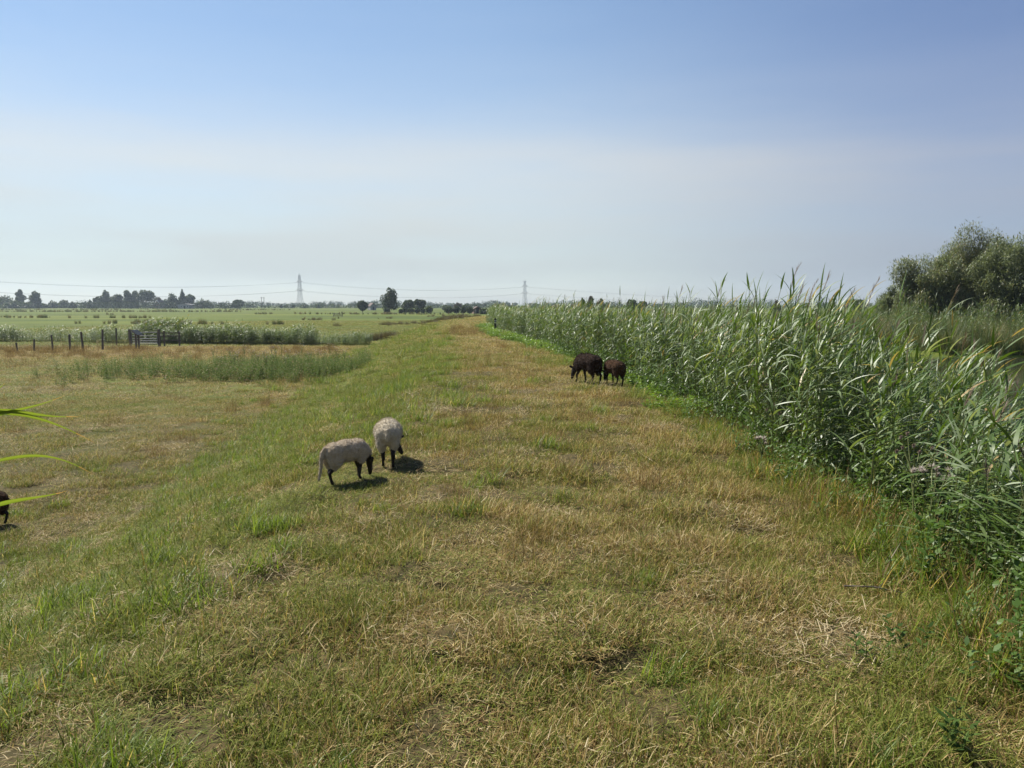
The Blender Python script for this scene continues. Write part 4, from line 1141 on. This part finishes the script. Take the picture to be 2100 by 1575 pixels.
# willows beyond the water
def willow(px, d, wpx, top, label, tan=0, n=14000):
    x = at(px, d); z = hz(x, d); H = (HOR - top) / F * d + CAM_H - z; Wm = wpx / F * d
    root = empty('willow_tree', (x, d, z), 0, label=label, cat='tree', group='willows beyond the water')
    r = Wm / 2; B_ = []
    for k in range(52):
        a = U(0, 6.28, 1)[0]; t = rng.random() if k > 14 else .12 * rng.random(); q = r * math.sqrt(rng.random()) * .82
        hh = H * (.12 + .80 * t) * (1 - .28 * (q / r) ** 2)
        rr = r * U(.11, .32, 1)[0]
        B_.append((math.cos(a) * q, math.sin(a) * q, hh, rr, rr, rr * U(1.0, 1.6, 1)[0]))
    B_.append((0, 0, H * .42, r * .7, r * .7, H * .38))
    P = blob_points(B_, int(n * 2.8), .5); n = len(P); P[:, 2] = np.maximum(P[:, 2], .1)
    # hanging sprays: short strings of narrow leaves
    s = Soup()
    k = n // 2
    yw = U(0, 6.283, k)
    s.rib(P[:k], yw, U(.9, 2.2, k), U(.2, .9, k), U(.24, .5, k), U(.045, .08, k), segs=2, prof='oval', mi=0)
    m2 = n - k; mi = np.where(rng.random(m2) < tan, 1, 0)
    V, Fq, per = ribbons(P[k:], U(0, 6.283, m2), U(.3, 1.9, m2), U(-.2, .9, m2), U(.18, .36, m2), U(.055, .10, m2), 2, 'oval')
    s.add(V, Fq, per, 0); s.mi[-1] = np.repeat(mi, 2)
    link('crown', s.mesh('crown', [M['willow'], M['willow_tan']]), root)
    bm = bmesh.new()
    bm_bar(bm, (0, 0, -.3), (.1, 0, H * .3), .26, .19, 10)
    for q in range(9):
        b_ = B_[q * 3]; bm_bar(bm, (.05, 0, H * (.1 + .02 * q)), (b_[0], b_[1], b_[2]), .11, .03, 7)
    done(bm, 'trunk', M['bark'], root)
willow(1826, 66, 70, 586, 'low rounded pale willow shrub at the open side of the willow clump', 0, 7000)
willow(1915, 60, 165, 518, 'sloping willow with drooping outer branches over the sedges', .3, 20000)
willow(1992, 63, 175, 484, 'tallest willow with a faded yellowish top', .55, 20000)
willow(2072, 57, 180, 492, 'grey green willow with dense billowing crown near the photo edge', .05, 20000)
willow(2180, 58, 130, 500, 'willow mostly beyond the photo edge behind the grey one', .1, 14000)
willow(1950, 66, 170, 505, 'shadowed willow filling the gap behind the sloping and the tallest one', .1, 16000)
willow(2035, 65, 170, 488, 'shadowed willow filling the gap behind the tallest and the grey one', .2, 16000)
willow(1866, 63, 90, 570, 'small drooping willow low at the open flank of the sloping one', .15, 9000)

# ------------------------------------------------------------------ single plants
# reed stalk whose leaves reach into the frame
def ray_point(px, py, y):
    a = (px - 1050.0) / F; b = -(py - 787.5) / F
    up = b * math.cos(PITCH) - math.sin(PITCH); fw = math.cos(PITCH) + b * math.sin(PITCH)
    return Vector((a * y / fw, y, CAM_H + up * y / fw))
def leaf_strip(pts, wmax, name, parent, mat, origin, twist=0.6):
    n = len(pts); nseg = 12; V = []
    ps = [Vector(q) for q in pts]
    ts = np.linspace(0, 1, n)
    arr = np.array(ps)
    tt = np.linspace(0, 1, nseg + 1)
    # smooth the polyline
    from_c = np.polyfit(ts, arr, min(3, n - 1))
    cur = np.stack([np.polyval(from_c[:, k], tt) for k in range(3)], 1)
    for i in range(nseg + 1):
        d = Vector(cur[min(i + 1, nseg)] - cur[max(i - 1, 0)]).normalized()
        sd = Vector((0.25, -.45, .86)).cross(d).cross(d) * -1
        sd = sd.normalized(); sd = Matrix.Rotation(twist * (tt[i] - .3), 3, d) @ sd
        w_ = wmax * float(PROF['reed'](np.array(tt[i]))) * .5
        fold = d.cross(sd) * w_ * .3
        V += [Vector(cur[i]) - sd * w_ + fold - origin, Vector(cur[i]) - origin, Vector(cur[i]) + sd * w_ + fold - origin]
    Fq = []
    for i in range(nseg): Fq += [(3 * i, 3 * i + 1, 3 * i + 4, 3 * i + 3), (3 * i + 1, 3 * i + 2, 3 * i + 5, 3 * i + 4)]
    me = mesh_np(name, np.array(V), Fq, mat, {'tone': np.repeat(np.interp(tt, [0, .78, .9, 1], [.9, .6, .2, 0]), 3), 'val': np.tile([.45, .95, .5], nseg + 1)}, True)
    return link(name, me, parent)
M['young_reed'] = foliage('young_reed_leaf', [(0.0, (0.10, 0.17, 0.02)), (0.6, (0.15, 0.23, 0.03)), (1.0, (0.2, 0.28, 0.06))], [(0.0, (0.30, 0.17, 0.05)), (1.0, (0.45, 0.30, 0.12))], trans=0.42, rough=0.5, spec=0.3, rare=.3, use_dry=False, tcol=(1.25, 1.1, .5))
yy = 1.55
base = ray_point(-70, 845, yy); base.z = hz(base.x, yy)
root = empty('reed_stalk', base, 0, label='close reed stalk whose bright yellow green leaves reach into the photo edge', cat='reed')
bm = bmesh.new()
prev = None
for q in range(9):
    t = q / 8; p = Vector((-.02 + .03 * t * t, 0, t * 1.72))
    if prev is not None: bm_bar(bm, prev, p, .0048 * (1.15 - .6 * t), .0048 * (1.15 - .6 * (t + .12)), 8)
    prev = p
stem_o = done(bm, 'stem', M['young_reed'], root, smooth=True)
at_n = len(stem_o.data.vertices)
for nm_ in ('val', 'tone'):
    q = stem_o.data.attributes.new(nm_, 'FLOAT', 'POINT'); q.data.foreach_set('value', [.4] * at_n)
for pts, w_ in [([(-68, 872), (10, 846), (70, 832), (135, 810)], .009), ([(-68, 850), (20, 842), (90, 851), (168, 853)], .010),
                ([(-68, 848), (20, 846), (100, 864), (195, 908)], .011), ([(-68, 960), (10, 940), (80, 934), (130, 944), (196, 975)], .009),
                ([(-68, 1058), (10, 1030), (75, 1019), (140, 1006)], .013), ([(-68, 870), (-30, 822), (-5, 798), (12, 784)], .008)]:
    leaf_strip([ray_point(px, py, yy + .0007 * (px + 68)) for px, py in pts], w_, 'leaf', root, M['young_reed'], base)

# a few reeds tall enough to stand against the sky
def tall_reed(px, y, top, label, plume, lean=.05):
    x = at(px, y); z = max(hz(x, y), -1.1); H = (HOR - top) / F * y + CAM_H - z
    root = empty('tall_reed', (x, y, z), 0, label=label, cat='reed', group='reeds standing above the bed')
    s = Soup(); V, Fq, per = ribbons([(0, 0, 0)], 0.2, lean, .12, H * .88, .011, segs=6, prof='stem'); s.add(V, Fq, per)
    c_ = V.reshape(7, 2, 3).mean(1)
    V, Fq, per = ribbons([(0, 0, 0)], 0.2, lean, .12, H * .88, .011, segs=6, prof='stem', roll=1.57); s.add(V, Fq, per)
    link('stem', s.mesh('stem', M['reed_stem']), root)
    n = 9; ts = np.linspace(.35, .98, n); b_ = np.stack([np.interp(ts * 6, np.arange(7), c_[:, k]) for k in range(3)], 1)
    for i in range(n):
        s = Soup(); s.rib(b_[i:i + 1], (0 if i % 2 else 3.0) + rng.normal(0, .5), U(.3, .6, 1), U(.3, .9, 1), U(.26, .42, 1), U(.016, .024, 1), segs=6, prof='reed', roll=U(-.4, .4, 1), tone=.9)
        link('leaf', s.mesh('leaf', M['reed'], True), root)
    if plume:
        s = Soup(); n = 90; t = U(0, 1, n); b_ = c_[-1] + np.stack([.10 * t * t + .02 * t, 0 * t, t * H * .12], 1)
        s.rib(b_, rng.normal(0.1, .7, n), U(.1, .6, n), U(.2, .8, n), U(.05, .15, n) * (1.1 - .6 * t), U(.003, .006, n), segs=2, prof='grass')
        link('plume', s.mesh('plume', M['plume']), root)
tall_reed(1570, 10.5, 538, 'tallest reed, its pale feathery plume bending against the sky', True, .10)
tall_reed(1750, 9.0, 572, 'thin dark plumed reed standing alone before the willows', True, .02)
tall_reed(1390, 14, 562, 'leafy reed sticking up near the russet treetops', False)
tall_reed(1445, 13, 574, 'slim plumed reed between the leafy one and the tallest', True)
tall_reed(1500, 11, 565, 'leafy reed leaning just before the tallest plume', False, .12)
tall_reed(1620, 10.5, 572, 'plumed reed just past the tallest one', True, .06)
tall_reed(1662, 10, 585, 'bent reed with a soft drooping plume over the bed', True, .16)

# thistles gone to seed
def thistle(x, y, H, label, group, heads=7, downy=True):
    z = hz(x, y); root = empty('thistle', (x, y, z), U(0, 6, 1)[0], label=label, cat='thistle', group=group)
    bm = bmesh.new(); tips = []
    bm_bar(bm, (0, 0, 0), (.02, 0, H * .72), .008, .006, 6)
    for k in range(heads):
        a = k * 2.4; h0 = H * U(.45, .72, 1)[0]; tp = Vector((math.cos(a) * H * .2 * U(.4, 1, 1)[0], math.sin(a) * H * .2 * U(.4, 1, 1)[0], H * U(.8, 1, 1)[0]))
        bm_bar(bm, (.015, 0, h0), tp, .005, .003, 5); tips.append(tp)
    st = done(bm, 'stalk', M['reed_stem'], root)
    for nm_ in ('val', 'tone'):
        q = st.data.attributes.new(nm_, 'FLOAT', 'POINT'); q.data.foreach_set('value', [.6] * len(st.data.vertices))
    n = 26; s = Soup(); b_ = np.stack([U(-.01, .01, n), U(-.01, .01, n), U(.03, .7, n) * H], 1)
    s.rib(b_, U(0, 6.28, n), U(.6, 1.3, n), U(.1, .9, n), U(.09, .2, n) * H / .8, U(.018, .035, n), segs=3, prof='oval')
    link('foliage', s.mesh('foliage', M['weed']), root)
    for tp in tips:
        s = Soup(); n = 60; d = rng.normal(0, 1, (n, 3)); d[:, 2] = np.abs(d[:, 2]) * .8
        yw = np.arctan2(d[:, 1], d[:, 0]); ln = np.arctan2(np.hypot(d[:, 0], d[:, 1]), d[:, 2])
        s.rib(np.repeat([tp], n, 0), yw, ln, .2, U(.018, .036, n) * (1.2 if downy else .7), U(.005, .009, n), segs=2, prof='grass')
        hd = link('seed_head', s.mesh('seed_head', M['fluff'] if downy else M['dull_head']), root)
        bm = bmesh.new(); bm_ball(bm, tp - Vector((0, 0, .006)), (.010, .010, .014), sub=2); done(bm, 'bud', M['bud'], hd, smooth=True)
GT = 'thistles gone to seed in the dry field'
for k in range(26):
    px = [437, 452, 470, 486, 500, 516, 528, 541, 556, 565, 577, 590, 602, 618, 634, 650, 662, 676, 690, 706, 720, 560, 585, 612, 480, 545][k]
    d = [40, 37, 41, 38, 42, 39, 36, 41, 43, 40, 44, 39, 37, 42, 38, 40, 36, 41, 38, 37, 35, 37, 35, 40, 34, 33][k]
    thistle(at(px, d), d, U(.75, 1.15, 1)[0], 'thistle gone to white seed among the weeds below the ditch reeds', GT)
GE = 'thistles along the reed edge'
for px, y, h_, lb, dn in [(1592, 9.3, 1.05, 'thistle with dry pinkish heads highest in the reed edge', False), (1598, 8.7, .80, 'thistle with faded heads just below the highest one', False),
                          (1568, 8.0, .42, 'low thistle with one white downy tuft at the path side', True), (1895, 5.6, .98, 'largest thistle with brown downy heads amid the near reeds', False),
                          (1925, 5.2, .85, 'thistle shedding down beside the largest one in the near reeds', True)]:
    thistle(at(px, y), y, h_, lb, GE, 9 if 'largest' in lb else 6, dn)

# nettles and docks in the foreground sward
M['nettle'] = foliage('nettle_leaf', [(0.0, (0.030, 0.060, 0.012)), (1.0, (0.075, 0.120, 0.025))], trans=0.25, rough=0.7, spec=.1)
def nettle(px, py, H, label, n=3):
    x, y = ground(px, py); root = empty('nettle', (x, y, hz(x, y)), U(0, 6, 1)[0], label=label, cat='nettle')
    for q in range(n):
        s = Soup(); off = disc(1, .07)[0]; off[2] = 0
        h_ = H * U(.7, 1, 1)[0]; yw = U(0, 6.28, 1)[0]
        V, Fq, per = ribbons([off], yw, .15, .2, h_, .005, segs=4, prof='stem'); s.add(V, Fq, per, val=.3)
        c_ = V.reshape(5, 2, 3).mean(1)
        st = link('stem', s.mesh('stem', M['nettle']), root)
        s = Soup()
        for k in range(5):
            t = (k + 1) / 5; b_ = np.array([np.interp(t * 4, np.arange(5), c_[:, j]) for j in range(3)])
            for sg in (0, 3.14):
                s.rib([b_], k * 1.57 + sg + rng.normal(0, .2), U(.8, 1.2, 1), U(.2, .7, 1), U(.045, .07, 1) * (1.15 - .4 * t), U(.016, .024, 1), segs=5, prof='oval', roll=rng.normal(0, .2))
        link('leaves', s.mesh('leaves', M['nettle'], True), root)
nettle(1785, 1352, .15, 'small nettle in the bare straw by the reed foot')
nettle(1862, 1340, .18, 'taller nettle next to the small one in the bare straw')
nettle(1985, 1555, .18, 'dark leaved nettle in the nearest corner of the sward', 4)
for (px, py, rz_, ln, lb) in [(1858, 1196, R(14), .27, 'pale green reed leaf fallen on the straw, upper of two'), (1908, 1222, R(4), .24, 'green reed leaf fallen on the straw, lower of two')]:
    x, y = ground(px, py); s = Soup()
    s.rib([(-ln / 2, 0, .10)], 0, 1.52, .14, ln, .026, segs=6, prof='reed', roll=-.7, val=.95, tone=.9)
    o = link('fallen_leaf', s.mesh('fallen_leaf', M['reed'], True), label=lb, cat='leaf'); o.location = (x, y, hz(x, y)); o.rotation_euler = (0, 0, rz_)
x, y = ground(1790, 1228)
bm = bmesh.new(); bm_bar(bm, (-.17, .01, .07), (.0, 0, .075), .005, .0045, 7); bm_bar(bm, (.0, 0, .075), (.17, -.05, .06), .0045, .003, 7); bm_bar(bm, (.03, -.005, .075), (.07, .04, .085), .003, .002, 6)
o = done(bm, 'dead_stem', M['post'], label='dry brown stem lying on the straw by the fallen leaves', cat='stem'); o.location = (x, y, hz(x, y)); o.rotation_euler = (0, 0, R(-6))

# ------------------------------------------------------------------ air
bm = bmesh.new(); bm_box(bm, (100, 1150, 29), (5200, 2500, 66))
bmesh.ops.recalc_face_normals(bm, faces=bm.faces)
m, N, Lk = new_mat('haze')
pv = N.new('ShaderNodeVolumePrincipled'); pv.inputs['Color'].default_value = (.74, .87, 1.0, 1); pv.inputs['Density'].default_value = .00019
pv.inputs['Anisotropy'].default_value = 0.3
o = N.new('ShaderNodeOutputMaterial'); Lk(pv.outputs[0], o.inputs['Volume'])
done(bm, 'haze', m, kind='stuff')
